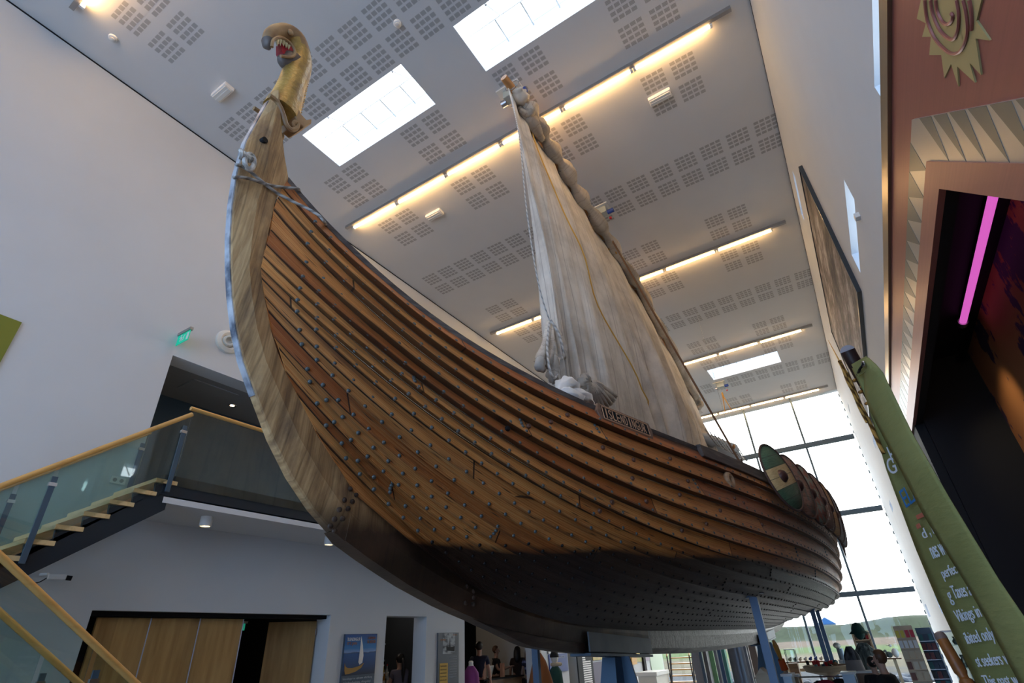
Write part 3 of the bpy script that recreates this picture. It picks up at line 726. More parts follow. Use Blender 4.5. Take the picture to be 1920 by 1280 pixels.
# bolts in the stem scarf
for (px, py) in ((657, 916), (668, 927), (661, 940), (646, 937), (653, 953), (637, 955), (643, 972), (628, 973), (620, 986), (628, 995), (876, 1098), (890, 1093), (888, 1108), (889, 1120), (874, 1130), (888, 1132)):
    p = at_x(px, py, XC + HW + .004); MB().lathe(p, [(.016, -.01), (.016, .004), (.008, .01)], axis=(1, 0, 0), n=9).build('stem_bolt', M_darkoak, ship, smooth=True)
p = at_x(497, 262, XC + HW); MB().lathe(p, [(.022, -.03), (.022, .004)], axis=(1, .1, 0), n=10).build('stem_hole_plug', M_black, ship)
# ring-shaped oar block on the second strake
n = normal(1.45, 6.0); c = lap(1.5, 6.0) + n * .05; a_ = n.orthogonal().normalized(); b_ = n.cross(a_)
pts = [c + (a_ * math.cos(t * PI / 9) + b_ * math.sin(t * PI / 9)) * .062 for t in range(19)]
MB().tube(pts, .03, 8).build('wooden_ring', wood('pale_ring_wood', (.35, .2, .1), (.5, .32, .18)), ship, smooth=True)
# name board
M_board = wood('carved_board_wood', (.10, .05, .03), (.19, .10, .06), (.28, .155, .09), stretch=(3, .7, 9), rough=.45)
M_letter = wood('raised_letter_wood', (.48, .26, .15), (.58, .34, .2), stretch=(3, 3, 3))
ya, yb = 4.0, 4.74
A = lap(.40, ya); Bp = lap(.36, yb); nn = normal(.4, (ya + yb) / 2); xa = (Bp - A).normalized(); up = nn.cross(xa).normalized(); nn = xa.cross(up)
L = (Bp - A).length; Oo = A + nn * .055 + up * 0.015
def bp(u, v, h=0): return Oo + xa * u + up * v + nn * h
hb = .086
poly = [(0.03, -hb), (L - .03, -hb), (L - .012, -hb * .45), (L, 0), (L - .012, hb * .45), (L - .03, hb), (.03, hb), (.012, hb * .45), (0, 0), (.012, -hb * .45)]
board = MB().prism([bp(u, v, -.05) for u, v in poly], nn * .05).build('name_board', M_board, ship, bevel=.005)
MB().prism([bp(.06, -hb * .78, .001), bp(L - .06, -hb * .78, .001), bp(L - .06, hb * .78, .001), bp(.06, hb * .78, .001)], nn * .002).build('dark_recess', M_black, board)
r = MB(); fr_ = [(.07, -hb * .72), (L - .07, -hb * .72), (L - .07, hb * .72), (.07, hb * .72)]
r.tube([bp(*p, .002) for p in fr_ + [fr_[0]]], .007, 6); r.build('raised_border', M_letter, board)
w_ = (L - .19) / 11
for i, ch in enumerate('ISLENDINGUR'):
    text('letter', ch, M_letter, bp(.095 + i * w_ + (w_ * .25 if ch == 'I' else 0), -hb * .52), xa, up, width=w_ * (.30 if ch == 'I' else .74), height=hb * 1.1, parent=board, ext=.005)
text('accent', "'", M_letter, bp(.095 + w_ * .5, hb * .5), xa, up, height=hb * .3, parent=board, ext=.005)
# ------------------------------------------------------------------ dragon head (figurehead of the ship)
M_gold = mat('gilded_carved_wood', (.42, .26, .06), .4, .15); q = NT(M_gold); vo = q.n('TexVoronoi'); vo.inputs['Scale'].default_value = 42; q.l(q.coord(), vo.inputs[0])
n = q.noise(q.coord(), 5, 5); q.l(q.mix(.35, q.ramp(n, [(.3, (.22, .12, .03)), (.5, (.50, .31, .07)), (.75, (.62, .44, .12))]), q.ramp(vo.outputs['Distance'], [(0, (1, 1, 1)), (.6, (.5, .5, .5))]), 'MULTIPLY'), q.b.inputs['Base Color']); q.bump(vo.outputs['Distance'], .004, .6)
M_tan = mat('tan_carved_wood', (.34, .20, .10), .5); q = NT(M_tan); q.l(q.ramp(q.noise(q.coord(), 6, 5), [(.3, (.24, .13, .06)), (.7, (.44, .28, .13))]), q.b.inputs['Base Color'])
M_beak = mat('dark_beak_wood', (.12, .09, .075), .45)
M_ivory = mat('ivory_tooth', (.78, .68, .38), .4); M_mouth = mat('deep_red_mouth', (.42, .008, .02), .45)
head = thing('dragon_head', '', '', (XC, 1.3, 5.4)); 
for k_ in ('label', 'category'): del head[k_]
head.parent = ship; head.location = V((XC, 1.3, 5.4)) - LOC[ship.name]; head.name = 'dragon_head'
LOC[head.name] = V((XC, 1.3, 5.4))
def hp(px, py, dx=0.0): return at_x(px, py, XC + dx)
def htube(pairs, xs, n=14, sub=3):
    cs = []; rs = []
    for (a, b) in pairs: A_, B_ = hp(*a), hp(*b); cs.append((A_ + B_) / 2); rs.append((A_ - B_).length / 2)
    C_ = cr(cs, sub); R_ = [v.x for v in cr([(r, 0, 0) for r in rs], sub)]
    b = MB(); base = 0; prev = None
    xr = [v.x for v in cr([(x, 0, 0) for x in xs], sub)]
    for i, p in enumerate(C_):
        t = C_[min(i + 1, len(C_) - 1)] - C_[max(i - 1, 0)]; t.x = 0; t.normalize(); s_ = V((1, 0, 0)); u = t.cross(s_)
        b.v += [p + s_ * (math.cos(2 * PI * k / n) * xr[i]) + u * (math.sin(2 * PI * k / n) * max(R_[i], .003)) for k in range(n)]
    for i in range(len(C_) - 1):
        for k in range(n): k2 = (k + 1) % n; b.face([i * n + k, i * n + k2, (i + 1) * n + k2, (i + 1) * n + k])
    b.face(range(n)[::-1]); e = (len(C_) - 1) * n; b.face([e + k for k in range(n)]); return b
neck = [((506, 181), (545, 246)), ((513, 167), (557, 222)), ((524, 148), (567, 180)), ((537, 131), (575, 143)), ((550, 117), (577, 117)), ((553, 101), (571, 92)), ((549, 88), (559, 68))]
htube(neck, [.115, .11, .10, .09, .08, .075, .075]).build('neck', M_gold, head, smooth=True)
htube([((553, 101), (573, 94)), ((551, 86), (562, 71)), ((536, 71), (546, 57)), ((520, 68), (523, 51)), ((509, 77), (504, 56)), ((506, 87), (497, 72)), ((508, 94), (504, 90))], [.075, .08, .08, .07, .055, .038, .012]).build('skull_and_upper_beak', M_tan, head, smooth=True)
htube([((506, 88), (498, 68)), ((505, 90), (497, 80)), ((508, 95), (504, 92))], [.055, .043, .01]).build('beak_tip', M_beak, head, smooth=True)
htube([((551, 128), (556, 105)), ((542, 133), (546, 103)), ((533, 127), (535, 103)), ((526, 116), (526, 103)), ((521, 106), (521, 104))], [.075, .07, .055, .04, .01]).build('lower_jaw', M_beak, head, smooth=True)
b = MB(); b.prism([hp(x, y, .03) for x, y in ((528, 78), (538, 79), (547, 88), (551, 97), (549, 104), (541, 106), (533, 103), (528, 94))], (-.07, 0, 0)); b.build('mouth', M_mouth, head)
rim = cr([hp(x, y, .065) for x, y in ((510, 88), (512, 76), (522, 70), (536, 74), (547, 84), (553, 96), (550, 105), (541, 107), (526, 105))], 4)
MB().tube(rim, .012, 7).build('lip', M_tan, head, smooth=True)
b = MB()
for i, (x, y) in enumerate(((519, 75), (525, 75), (531, 77), (536, 81), (541, 85))):
    a = hp(x, y, .05); c = hp(x + 1 - i * .2, y + 12 - i, .04); MB().cyl(a, c, .017, .001, 8).build('tooth', M_ivory, head, smooth=True)
for i, (x, y) in enumerate(((521, 78), (529, 80))):
    a = hp(x, y, -.05); c = hp(x + 1, y + 9, -.045); MB().cyl(a, c, .015, .001, 8).build('tooth', M_ivory, head, smooth=True)
for sd in (1, -1):
    p = hp(544, 61, sd * .06); MB().ball(p, (.022, .028, .03)).build('eye', M_tan, head, smooth=True)
# comb of ridges down the nape and the collar scroll
nb = [(577, 108), (578, 128), (575, 150), (569, 175), (563, 200), (556, 228)]
nf = [(573, 108), (573, 130), (568, 152), (560, 178), (552, 205), (547, 230)]
B_ = cr([hp(*p) for p in nb], 6); F_ = cr([hp(*p) for p in nf], 6)
rows = [[F_[i] + V((.035, 0, 0)), B_[i] + V((.03, 0, 0)), B_[i] - V((.03, 0, 0)), F_[i] - V((.035, 0, 0))] for i in range(len(B_))]
nc_ = MB(); nc_.grid(rows, closed=True); nc_.face(range(4)); nc_.face([(len(rows) - 1) * 4 + i for i in range(4)]); comb = nc_.build('neck_comb', M_tan, head)
b = MB()
for i in range(2, len(B_) - 1): b.tube([F_[i] + V((.04, 0, 0)), B_[i] + V((.036, 0, 0)) + (B_[i] - F_[i]) * .05], .006, 5)
b.build('comb_ridges', M_gold, comb)
col_c = cr([hp(x, y, .09) for x, y in ((505, 179), (517, 188), (526, 202), (532, 218), (537, 234), (546, 243), (556, 240), (558, 232), (553, 229), (549, 234), (553, 238))], 5)
MB().tube(col_c, [.018] * (len(col_c) - 8) + [.014] * 8, 8).build('collar_scroll', M_tan, head, smooth=True)
col_c = [V((2 * XC - p.x, p.y, p.z)) for p in col_c]; MB().tube(col_c, .016, 8).build('collar_scroll', M_tan, head, smooth=True)
b = MB(); pts = [(523, 200), (530, 216), (536, 234), (546, 245), (557, 243), (556, 252), (541, 260), (529, 250), (523, 230)]
b.prism([hp(x, y, -.09) for x, y in pts], (.18, 0, 0)); b.build('collar_lip', M_tan, head, bevel=.01)
# ------------------------------------------------------------------ ropes on the stem
def rope_mat(name, a, b_, sc=60):
    m = mat(name, a, .9, spec=.1); q = NT(m); wv = q.n('TexWave', bands_direction='DIAGONAL'); wv.inputs['Scale'].default_value = sc
    q.l(q.map(q.coord('UV'), (1, .09, 1)), wv.inputs[0]); q.l(q.ramp(wv.outputs['Fac'], [(.15, b_), (.6, a)]), q.b.inputs['Base Color']); q.bump(wv.outputs['Fac'], .006, 1.0); return m
def tube_uv_obj(pts, r, n=8):
    return MB().tube(pts, r, n)
M_rope = rope_mat('grey_hemp_rope', (.42, .40, .37), (.22, .20, .18), 7)
M_ropew = rope_mat('whitish_rope', (.66, .64, .60), (.40, .38, .35), 8)
def rtube(pix, r, name, m, label, cat, dx=HW + .02, group=None):
    pts = cr([at_x(p[0], p[1], XC + (p[2] if len(p) > 2 else dx)) for p in pix], 6)
    return tag(MB().tube(pts, r, 9).build(name, m, smooth=True, loc=pts[0]), label, cat, group)
rtube([(443, 309, -.06), (445, 309, .10), (452, 311), (470, 322), (495, 343), (520, 362), (548, 377, .16), (575, 390, .22), (598, 404, .30), (607, 414, .33), (612, 424, .20)], .0105, 'mooring_rope', M_rope, 'grey twisted rope running from the bow post over the top strakes to the rail', 'rope')
rtube([(438, 332, -.06), (440, 333, .10), (448, 332), (468, 335), (492, 343), (515, 349), (540, 352, .13), (558, 354, .15), (561, 358, .10), (559, 360, -.05)], .0105, 'mooring_rope', M_rope, 'shorter grey twisted rope lashed flat across the bow post', 'rope')
lp = thing('rope_loop', 'whitish spliced rope loop hanging on the bow post', 'rope', at_x(462, 300, XC + .12))
pts = [at_x(468 + 9 * math.cos(t * PI / 10), 303 + 14 * math.sin(t * PI / 10), XC + HW + .03) for t in range(21)]
MB().tube(pts, .016, 8).build('loop', M_ropew, lp, smooth=True)
b = MB()
for i in range(5): b.tube(cr([at_x(451 + i * 4.5, 281 + i * 3.2, XC + HW + .005), at_x(454 + i * 4.5, 288 + i * 2, XC + HW + .04), at_x(450 + i * 4.6, 297 + i * 1.5, XC + HW + .005)], 4), .014, 6)
b.build('whipping', M_ropew, lp, smooth=True)

# ------------------------------------------------------------------ yard, sail
YP = [((951, 158), 9.55), ((970, 190), 9.52), ((1000, 240), 9.48), ((1040, 306), 9.42), ((1086, 378), 9.34), ((1136, 455), 9.24), ((1186, 535), 9.12), ((1232, 616), 8.96), ((1270, 690), 8.78), ((1300, 748), 8.6)]
yp = [at_z(p[0], p[1], z) for p, z in YP]
ypc = cr(yp, 5)
M_spar = wood('orange_spar_wood', (.24, .10, .03), (.42, .19, .06), (.5, .26, .1), stretch=(6, 1, 6), rough=.4)
yard = thing('yard', 'tapering wooden yard that carries the furled head of the sail', 'spar', ypc[0])
nY = len(ypc)
MB().tube([p + V((.02, 0, .03)) for p in ypc], [.045 + .05 * math.sin(PI * i / (nY - 1)) for i in range(nY)], 12).build('spar', M_spar, yard, smooth=True)
tip = MB(); tip.cyl(ypc[0] + V((0, -.10, .06)), ypc[0] + V((.02, .16, .03)), .062, .068, 14); tip.build('spar_end', M_spar, yard, smooth=True)
def sail_mat(name='sail_canvas', base=(.70, .65, .57)):
    m = mat(name, base, .9, spec=.1); q = NT(m); uv = q.coord('UV'); o = q.coord()
    n = q.noise(o, 1.2, 6, .65); n2 = q.noise(q.map(uv, (9, .8, 1)), 2, 5)
    c = q.ramp(n, [(.3, tuple(b * .62 for b in base)), (.55, base), (.75, tuple(min(1, b * 1.18) for b in base))])
    c = q.mix(q.math('MULTIPLY', q.ramp(n2, [(.5, (0, 0, 0)), (.75, (1, 1, 1))]), .35), c, (.26, .20, .14))
    wv = q.n('TexWave', bands_direction='X'); wv.inputs['Scale'].default_value = 1.55; wv.inputs['Distortion'].default_value = .4; q.l(uv, wv.inputs[0])
    c = q.mix(q.math('MULTIPLY', q.ramp(wv.outputs['Fac'], [(.0, (1, 1, 1)), (.012, (0, 0, 0))]), .45), c, (.2, .16, .13)); q.l(c, q.b.inputs['Base Color'])
    q.bump(q.noise(o, 90, 2), .002, .4); q.b.inputs['Transmission Weight'].default_value = 0.0
    return m
M_sail = sail_mat(); M_sail2 = sail_mat('furled_canvas', (.50, .45, .38))
sail = thing('sail', 'large off-white canvas sail hanging from the yard with deep folds', 'sail', (XC, 8, 5))
FP = [(1037, 716), (1070, 742), (1108, 768), (1160, 790), (1232, 814), (1262, 826), (1284, 834), (1302, 842), (1320, 850), (1338, 857)]
XF = [-2.3, -2.25, -2.2, -2.2, -2.2, -2.25, -2.3, -2.35, -2.4, -2.4]
fp = cr([at_x(p[0], p[1], x) for p, x in zip(FP, XF)], 5)
NU, NV = 150, 60
rows = []; uvs = []
def samp(P, t):
    x = t * (len(P) - 1); i = min(int(x), len(P) - 2); return P[i].lerp(P[i + 1], x - i)
def fold(u, v):
    a = .030 * math.sin(u * 46 + 2.0 * math.sin(v * 2)) + .022 * math.sin(u * 83 + 1.3) + .018 * math.sin(u * 23 + v * 1.5)
    d = .19 * math.sin(u * 95 + .9 * math.sin(v * 4)) * smoothstep(.35, 1, v) * (1 if u > .42 else .45)
    g = .10 * smoothstep(.2, .9, v) * math.sin(u * 60 + .5) * smoothstep(.5, .9, u)
    return a * 1.7 * (.35 + v) + d * .8 + g
for j in range(NV + 1):
    v = j / NV; r = []; uu = []
    for i in range(NU + 1):
        u = i / NU; T_ = samp(ypc, u * .985 + .012) + V((-.02, 0, -.05)); B_ = samp(fp, u)
        p = T_.lerp(B_, v); bul = math.sin(PI * v) * .22 * (.3 + .7 * math.sin(PI * u)); p.x += bul * .6 + fold(u, v); p.y += fold(u + .3, v) * .25
        if u < .08 and .45 < v < .95: p.y += .12 * math.sin((v - .45) * 8) * (1 - u / .08) * .5
        r.append(p); uu.append((u * 7.5, v * 5))
    rows.append(r); uvs.append(uu)
# below the rail the cloth drops to the deck
for j in range(1, 6):
    r = []; uu = []
    for i in range(NU + 1):
        p = rows[NV][i].copy(); p.z = lerp(rows[NV][i].z, 2.75, j / 5); p.x += (-.12) * j / 5; r.append(p); uu.append((i / NU * 7.5, 5 + j * .3))
    rows.append(r); uvs.append(uu)
MB().grid(rows, uvs).build('canvas', M_sail, sail, smooth='all', recalc=False, solid=.008)
# furled roll at the head, with its lacing
nR = 130; pts = []; rad = []
for i in range(nR):
    u = .05 + .94 * i / (nR - 1); p = samp(ypc, u) + V((.10, 0, -.03)); k = (u * 15) % 1
    pts.append(p + V((.02 * math.sin(u * 40), 0, .02 * math.sin(u * 57)))); rad.append(.085 + .055 * abs(math.sin(PI * (u * 15))) + .015 * math.sin(u * 90))
rad[0] = .03; rad[-1] = .03
b = MB().tube(pts, rad, 14)
for i, v in enumerate(b.v[:nR * 14]):
    k = i % 14; b.v[i] = v + (v - pts[i // 14]) * (.16 * math.sin(k * 2.4 + (i // 14) * .35))
b.build('furled_roll', M_sail2, sail, smooth='all')
for m_ in range(16):
    u = m_ / 15; p = samp(ypc, .03 + .96 * u) + V((.06, 0, 0)); t = (samp(ypc, min(1, .04 + .96 * u)) - samp(ypc, .02 + .96 * u)).normalized()
    a_ = V((1, 0, 0)); bb = t.cross(a_).normalized()
    MB().tube([p + a_ * math.cos(k * PI / 8) * .125 + bb * math.sin(k * PI / 8) * .105 for k in range(17)], .008, 5).build('lacing', M_rope, sail, smooth=True)
# bulky turned-over head near the yard tip and at the far end
def lumps(spec, name, m, parent):
    for pts_, rs in spec:
        P_ = cr(pts_, 5); R_ = [v.x for v in cr([(r, 0, 0) for r in rs], 5)]
        b = MB().tube(P_, R_, 16)
        for i in range(len(P_) * 16):
            k = i % 16; b.v[i] = b.v[i] + (b.v[i] - P_[i // 16]) * (.22 * math.sin(k * 3.0 + (i // 16) * .5) + .08 * math.sin(k * 5 + i // 16))
        b.build(name, m, parent, smooth='all')
P = lambda x, y, z: at_z(x, y, z)
lumps([([P(968, 192, 9.5), P(985, 200, 9.4), P(994, 208, 9.35), P(984, 212, 9.3), P(974, 205, 9.3)], [.05, .08, .085, .07, .03]),
       ([P(972, 200, 9.4), P(982, 214, 9.35), P(998, 232, 9.3), P(1016, 262, 9.3)], [.06, .10, .11, .06])], 'turned_head', M_sail2, sail)
e = ypc[-1]; lumps([([e + V((.05, -.3, 0)), e + V((.08, .0, -.05)), e + V((.1, .15, -.22)), e + V((.05, .05, -.34))], [.10, .15, .13, .06])], 'turned_end', M_sail2, sail)
# gathered clew hanging at the forward edge
X0 = -2.28
Q = lambda x, y, dx=0: at_x(x, y, X0 + dx)
lumps([([Q(1030, 604), Q(1024, 640, .05), Q(1014, 670, .06), Q(1013, 688, .05), Q(1021, 694, .05)], [.03, .04, .05, .05, .02]),
       ([Q(1033, 606), Q(1035, 640, .08), Q(1030, 670, .09), Q(1026, 690, .08)], [.03, .035, .045, .02]),
       ([Q(1036, 606), Q(1050, 640, .05), Q(1053, 664, .05), Q(1044, 670, .05)], [.03, .055, .06, .02]),
       ([Q(1036, 640, .1), Q(1038, 680, .1), Q(1036, 706, .08), Q(1040, 714, .05)], [.03, .055, .06, .03])], 'gathered_clew', M_sail, sail)
MB().tube(cr([Q(1032, 600, .08), Q(1046, 622, .12), Q(1054, 648, .14), Q(1056, 668, .12), Q(1046, 674, .12)], 6), .016, 7).build('bolt_rope', M_ropew, sail, smooth=True)
MB().tube(cr([Q(1030, 606, .1), Q(1026, 650, .12), Q(1030, 690, .14), Q(1038, 708, .14), Q(1046, 700, .14), Q(1048, 670, .13)], 6), .014, 7).build('bolt_rope', M_ropew, sail, smooth=True)
MB().tube(cr([samp(ypc, .05) + V((.0, 0, -.1))] + [Q(x, y, .05) for x, y in ((974, 260), (986, 380), (1000, 480), (1014, 550), (1030, 600))], 8), .009, 7).build('bolt_rope', M_ropew, sail, smooth=True)
# tied knot with a fan of folds
kb_ = []
for i in range(9):
    a_ = -.9 + i * .26; kb_.append(([Q(1106, 716, .27), Q(1106 + math.sin(a_) * 14 + 4, 716 + math.cos(a_) * 18, .30), Q(1112 + math.sin(a_) * 30 + 14, 730 + abs(math.cos(a_)) * 34, .27)], [.02, .045, .03]))
for i in range(5):
    a_ = 2.0 + i * .5; kb_.append(([Q(1106, 716, .27), Q(1106 + math.cos(a_) * 14, 716 + math.sin(a_) * 11, .29), Q(1104 + math.cos(a_) * 20, 718 + math.sin(a_) * 18, .24)], [.02, .05, .02]))
lumps(kb_, 'tied_fold', M_sail2, sail)
MB().tube([Q(1106, 716, .30) + V((0, .05 * math.cos(t * PI / 6), .035 * math.sin(t * PI / 6))) for t in range(13)], .012, 6).build('fold_tie', M_rope, sail)
# yellow line down the cloth
M_yellow = mat('yellow_line', (.72, .42, .09), .7)
L_ = []
for j in range(0, NV + 1, 3):
    v = j / NV; px = interp(v, [0, .25, .5, .75, 1], [1031, 1062, 1128, 1180, 1238]); 
ui = .175
for j in range(NV + 1):
    v = j / NV; u = interp(v, [0, .3, .6, 1], [.19, .245, .33, .46]); L_.append(rows[j][int(u * NU)].lerp(rows[j][int(u * NU) + 1], u * NU - int(u * NU)) + V((.035, -.01, 0)))
MB().tube(L_[::2], .012, 6).build('yellow_line', M_yellow, sail, smooth=True)

# white bundle on deck by the rail
wb = thing('white_bundle', 'bundle of bright white folded cloth lying inside the rail under the sail', 'cloth bundle', at_x(1070, 745, -2.0))
M_wcl = mat('bright_white_cloth', (.86, .86, .84), .9)
lumps([([at_x(1048, 738, -2.0), at_x(1056, 726, -2.0), at_x(1066, 724, -2.0), at_x(1076, 733, -2.0), at_x(1086, 746, -2.0)], [.04, .08, .09, .07, .04]),
       ([at_x(1072, 742, -1.95), at_x(1086, 742, -1.95), at_x(1098, 750, -1.95), at_x(1110, 762, -1.95)], [.05, .075, .07, .04]),
       ([at_x(1050, 742, -1.95), at_x(1066, 744, -1.9), at_x(1084, 752, -1.9)], [.05, .09, .07])], 'folded_cloth', M_wcl, wb)

# second spar with furled awning towards the stern
sp2 = thing('awning_spar', 'light spar wrapped in bluish furled canvas and loose ropes beyond the sail', 'spar', at_x(1350, 838, -2.3))
S0, S1 = at_x(1308, 812, -2.45), at_x(1396, 861, -2.05)
MB().tube([S0.lerp(S1, i / 12) for i in range(13)], .035, 10).build('spar', M_offwhite, sp2, smooth=True)
A0, A1 = at_x(1312, 816, -2.4), at_x(1388, 856, -2.05)
M_cb = mat('bluish_canvas', (.52, .56, .6), .9)
lumps([([A0, A0.lerp(A1, .35), A0.lerp(A1, .7), A1], [.06, .16, .2, .05])], 'furled_canvas', M_cb, sp2)
for i in range(9):
    p0 = A0.lerp(A1, i * .1) + V((.16, -.05, .1)); p1 = A0.lerp(A1, min(1, .28 + i * .085)) + V((.18, 0, -.16)); md_ = (p0 + p1) / 2 + V((.03, 0, -.16))
    MB().tube(cr([p0, md_, p1], 5), .014, 6).build('loose_rope', M_ropew if i % 2 else M_rope, sp2, smooth=True)
# crutches that carry the awning spar
for t in (.1, .9):
    p = S0.lerp(S1, t); MB().cyl((p.x, p.y, 2.52), (p.x, p.y, p.z - .03), .03, n=8).build('crutch', M_darkoak, sp2, smooth=True)
# small wooden float hanging on a line
fl = thing('rope_float', 'small round wooden float hanging on a thin line beyond the sail', 'float', at_x(1375, 837, -2.0))
p = at_x(1374.5, 837, -2.0); MB().ball(p, (.06, .06, .07), 12, 9).build('float', M_spar, fl, smooth=True); MB().cyl(p, (p.x, p.y, HC), .004, n=5).build('line', M_ropew, fl)

# ------------------------------------------------------------------ shields along the rail
def shield_mat(name, kind):
    m = mat(name, (.3, .2, .12), .6); q = NT(m); uv = q.coord('UV'); s = q.sep(uv); u, v = s[0], s[1]
    g = q.noise(q.map(uv, (1, 12, 1)), 3, 5); n = q.noise(uv, 3.2, 5)
    wood_c = q.ramp(g, [(.3, (.16, .085, .06)), (.6, (.29, .165, .12)), (.8, (.38, .24, .18))])
    if kind == 'stripe':
        gr = q.ramp(g, [(.3, (.035, .085, .05)), (.7, (.075, .15, .09))]); be = q.ramp(g, [(.3, (.42, .32, .14)), (.7, (.56, .45, .24))])
        c = q.mix(q.math('LESS_THAN', q.math('ABSOLUTE', v), .30), gr, be)
    elif kind == 'check':
        ch = q.n('TexChecker'); ch.inputs['Scale'].default_value = 3.2; q.l(q.map(uv, (1, 1, 1), rot=(0, 0, .6)), ch.inputs[0]); ch.inputs['Color1'].default_value = (.26, .07, .05, 1); ch.inputs['Color2'].default_value = (.2, .28, .24, 1)
        c = q.mix(.65, wood_c, ch.outputs[0])
    elif kind == 'patch': c = q.mix(q.math('MULTIPLY', q.ramp(n, [(.52, (0, 0, 0)), (.58, (1, 1, 1))]), .7), wood_c, (.08, .12, .11))
    elif kind == 'mark':
        rr = q.math('SQRT', q.math('ADD', q.math('MULTIPLY', u, u), q.math('MULTIPLY', v, v))); ring = q.math('LESS_THAN', q.math('ABSOLUTE', q.math('SUBTRACT', q.math('FRACT', q.math('MULTIPLY', rr, 2.6)), .5)), .1)
        c = q.mix(q.math('MULTIPLY', q.math('MULTIPLY', ring, q.math('GREATER_THAN', n, .48)), .85), wood_c, (.7, .68, .64))
    elif kind == 'ochre': c = q.ramp(g, [(.3, (.28, .15, .05)), (.7, (.45, .27, .09))])
    else: c = q.ramp(g, [(.3, (.10, .11, .12)), (.7, (.26, .27, .28))])
    pl = q.math('LESS_THAN', q.math('FRACT', q.math('MULTIPLY', v, 3.2)), .05); c = q.mix(q.math('MULTIPLY', pl, .75), c, (.03, .02, .015))
    c = q.mix(1.0, c, (1.7, 1.7, 1.7), 'MULTIPLY'); q.l(c, q.b.inputs['Base Color']); return m
M_rim = mat('shield_rim_leather', (.10, .055, .045), .6); M_boss = mat('brown_iron_boss', (.09, .04, .035), .4, .3)
def shield(Y, kind, label, tilt=.0):
    g = lap(0, Y); n = normal(.6, Y); n = (n + V((0, -.13, .08))).normalized(); c = g + normal(.6, Y) * .17 + V((0, 0, -.02)); R = .43
    t = thing('round_shield', label, 'shield', c, 'round shields along the rail')
    a_ = V((0, 1, 0)); a_ = (a_ - n * a_.dot(n)).normalized(); u = n.cross(a_).normalized(); u = -u if u.z < 0 else u
    ca, sa = math.cos(tilt), math.sin(tilt); a2 = a_ * ca + u * sa; u2 = u * ca - a_ * sa
    b = MB(); N = 40
    for h, rr in ((.012, 0), (.012, .5), (.004, 1), (-.012, 1), (-.012, 0)):
        pass
    prof = [(0.001, .014), (R * .5, .012), (R, .002), (R, -.012), (.001, -.010)]
    base = 0
    rws = []; uv = []
    for rr, h in prof:
        rws.append([c + (a2 * math.cos(2 * PI * k / N) + u2 * math.sin(2 * PI * k / N)) * rr + n * h for k in range(N)] ); uv.append([(rr / R * math.cos(2 * PI * k / N), rr / R * math.sin(2 * PI * k / N)) for k in range(N)])
    b.grid([r + [r[0]] for r in rws], [r + [r[0]] for r in uv]); b.build('board', shield_mat('shield_paint_' + kind, kind), t, smooth='all')
    MB().tube([c + (a2 * math.cos(2 * PI * k / N) + u2 * math.sin(2 * PI * k / N)) * R for k in range(N + 1)], .014, 7).build('rim', M_rim, t, smooth=True)
    MB().lathe(c, [(.085, .01), (.08, .03), (.055, .065), (.02, .08)], axis=n, n=16).build('boss', M_boss, t, smooth=True)
for Y, k, lb in ((7.42, 'stripe', 'green round shield with one pale beige band, first from the bow'), (8.06, 'patch', 'bare reddish wood shield with dark green patches, just behind the green one'),
                 (8.72, 'check', 'round shield chequered in faded red and green, third along the rail'), (9.36, 'mark', 'reddish round shield with white curved marks, behind the chequered one'),
                 (10.0, 'ochre', 'ochre coloured round shield seen almost edge-on'), (10.64, 'grey', 'grey weathered round shield behind the ochre one'), (11.3, 'plain', 'last visible grey shield, nearest the glass end wall')):
    shield(Y, k, lb, .25 if k in ('stripe',) else 0)
tg = thing('hanging_fur', 'ragged dark strips hanging below the last shield', 'rags', (lap(.8, 12.2) + V((.12, 0, 0))))
for k in range(6):
    p = lap(.3, 11.9 + k * .12) + V((.1, 0, 0)); MB().tube([p, p + V((.02, .02, -.25)), p + V((.0, .0, -.42 - .05 * (k % 3)))], [.035, .03, .004], 6).build('strip', M_rim, tg, smooth=True)

# ------------------------------------------------------------------ hoists on the ceiling
M_sling = mat('orange_yellow_sling', (.55, .27, .05), .7); M_wire = mat('thin_steel_wire', (.4, .4, .4), .4, .8)
def hoist(x, y, label, sling, drop, ctrl=True):
    t = thing('chain_hoist', label, 'hoist', (x, y, HC), 'electric hoists under the ceiling')
    MB().box((x - .22, y - .16, HC - .03), (x + .22, y + .2, HC)).build('ceiling_plate', M_offwhite, t)
    MB().box((x - .12, y - .1, HC - .20), (x + .16, y + .08, HC - .03)).build('motor_housing', mat('pale_green_grey_enamel', (.42, .45, .40), .4), t, bevel=.012)
    MB().cyl((x + .16, y, HC - .17), (x + .30, y, HC - .17), .055, n=14).build('motor_end', M_blue, t, smooth=True)
    MB().cyl((x - .2, y, HC - .2), (x - .1, y, HC - .2), .06, n=14).build('chain_drum', M_chrome, t, smooth=True)
    MB().tube([(x, y, HC - .2), (x, y, HC - .34)], .008, 6).build('chain', M_chrome, t)
    MB().tube(cr([(x, y, HC - .34), (x + .03, y, HC - .38), (x, y, HC - .42), (x - .02, y, HC - .39)], 4), .012, 6).build('hook', M_chrome, t, smooth=True)
    if sling:
        for k, (dx, dy) in enumerate(sling):
            MB().tube([(x, y, HC - .40), (x + dx * .15, y + dy * .15, HC - .6), (x + dx, y + dy, HC - drop)], [.03, .022, .015], 6).build('sling', M_sling, t, smooth=True)
    if ctrl:
        MB().tube([(x + .2, y, HC - .18), (x + .2, y, HC - .34)], .003, 4).build('control_cord', M_wire, t); MB().lathe((x + .2, y, HC - .38), [(.03, 0), (.03, .04)], n=10).build('stop_button', M_red, t)
hoist(-2.73, 5.05, 'hoist hidden behind the yard tip beside the near skylight', None, 0)
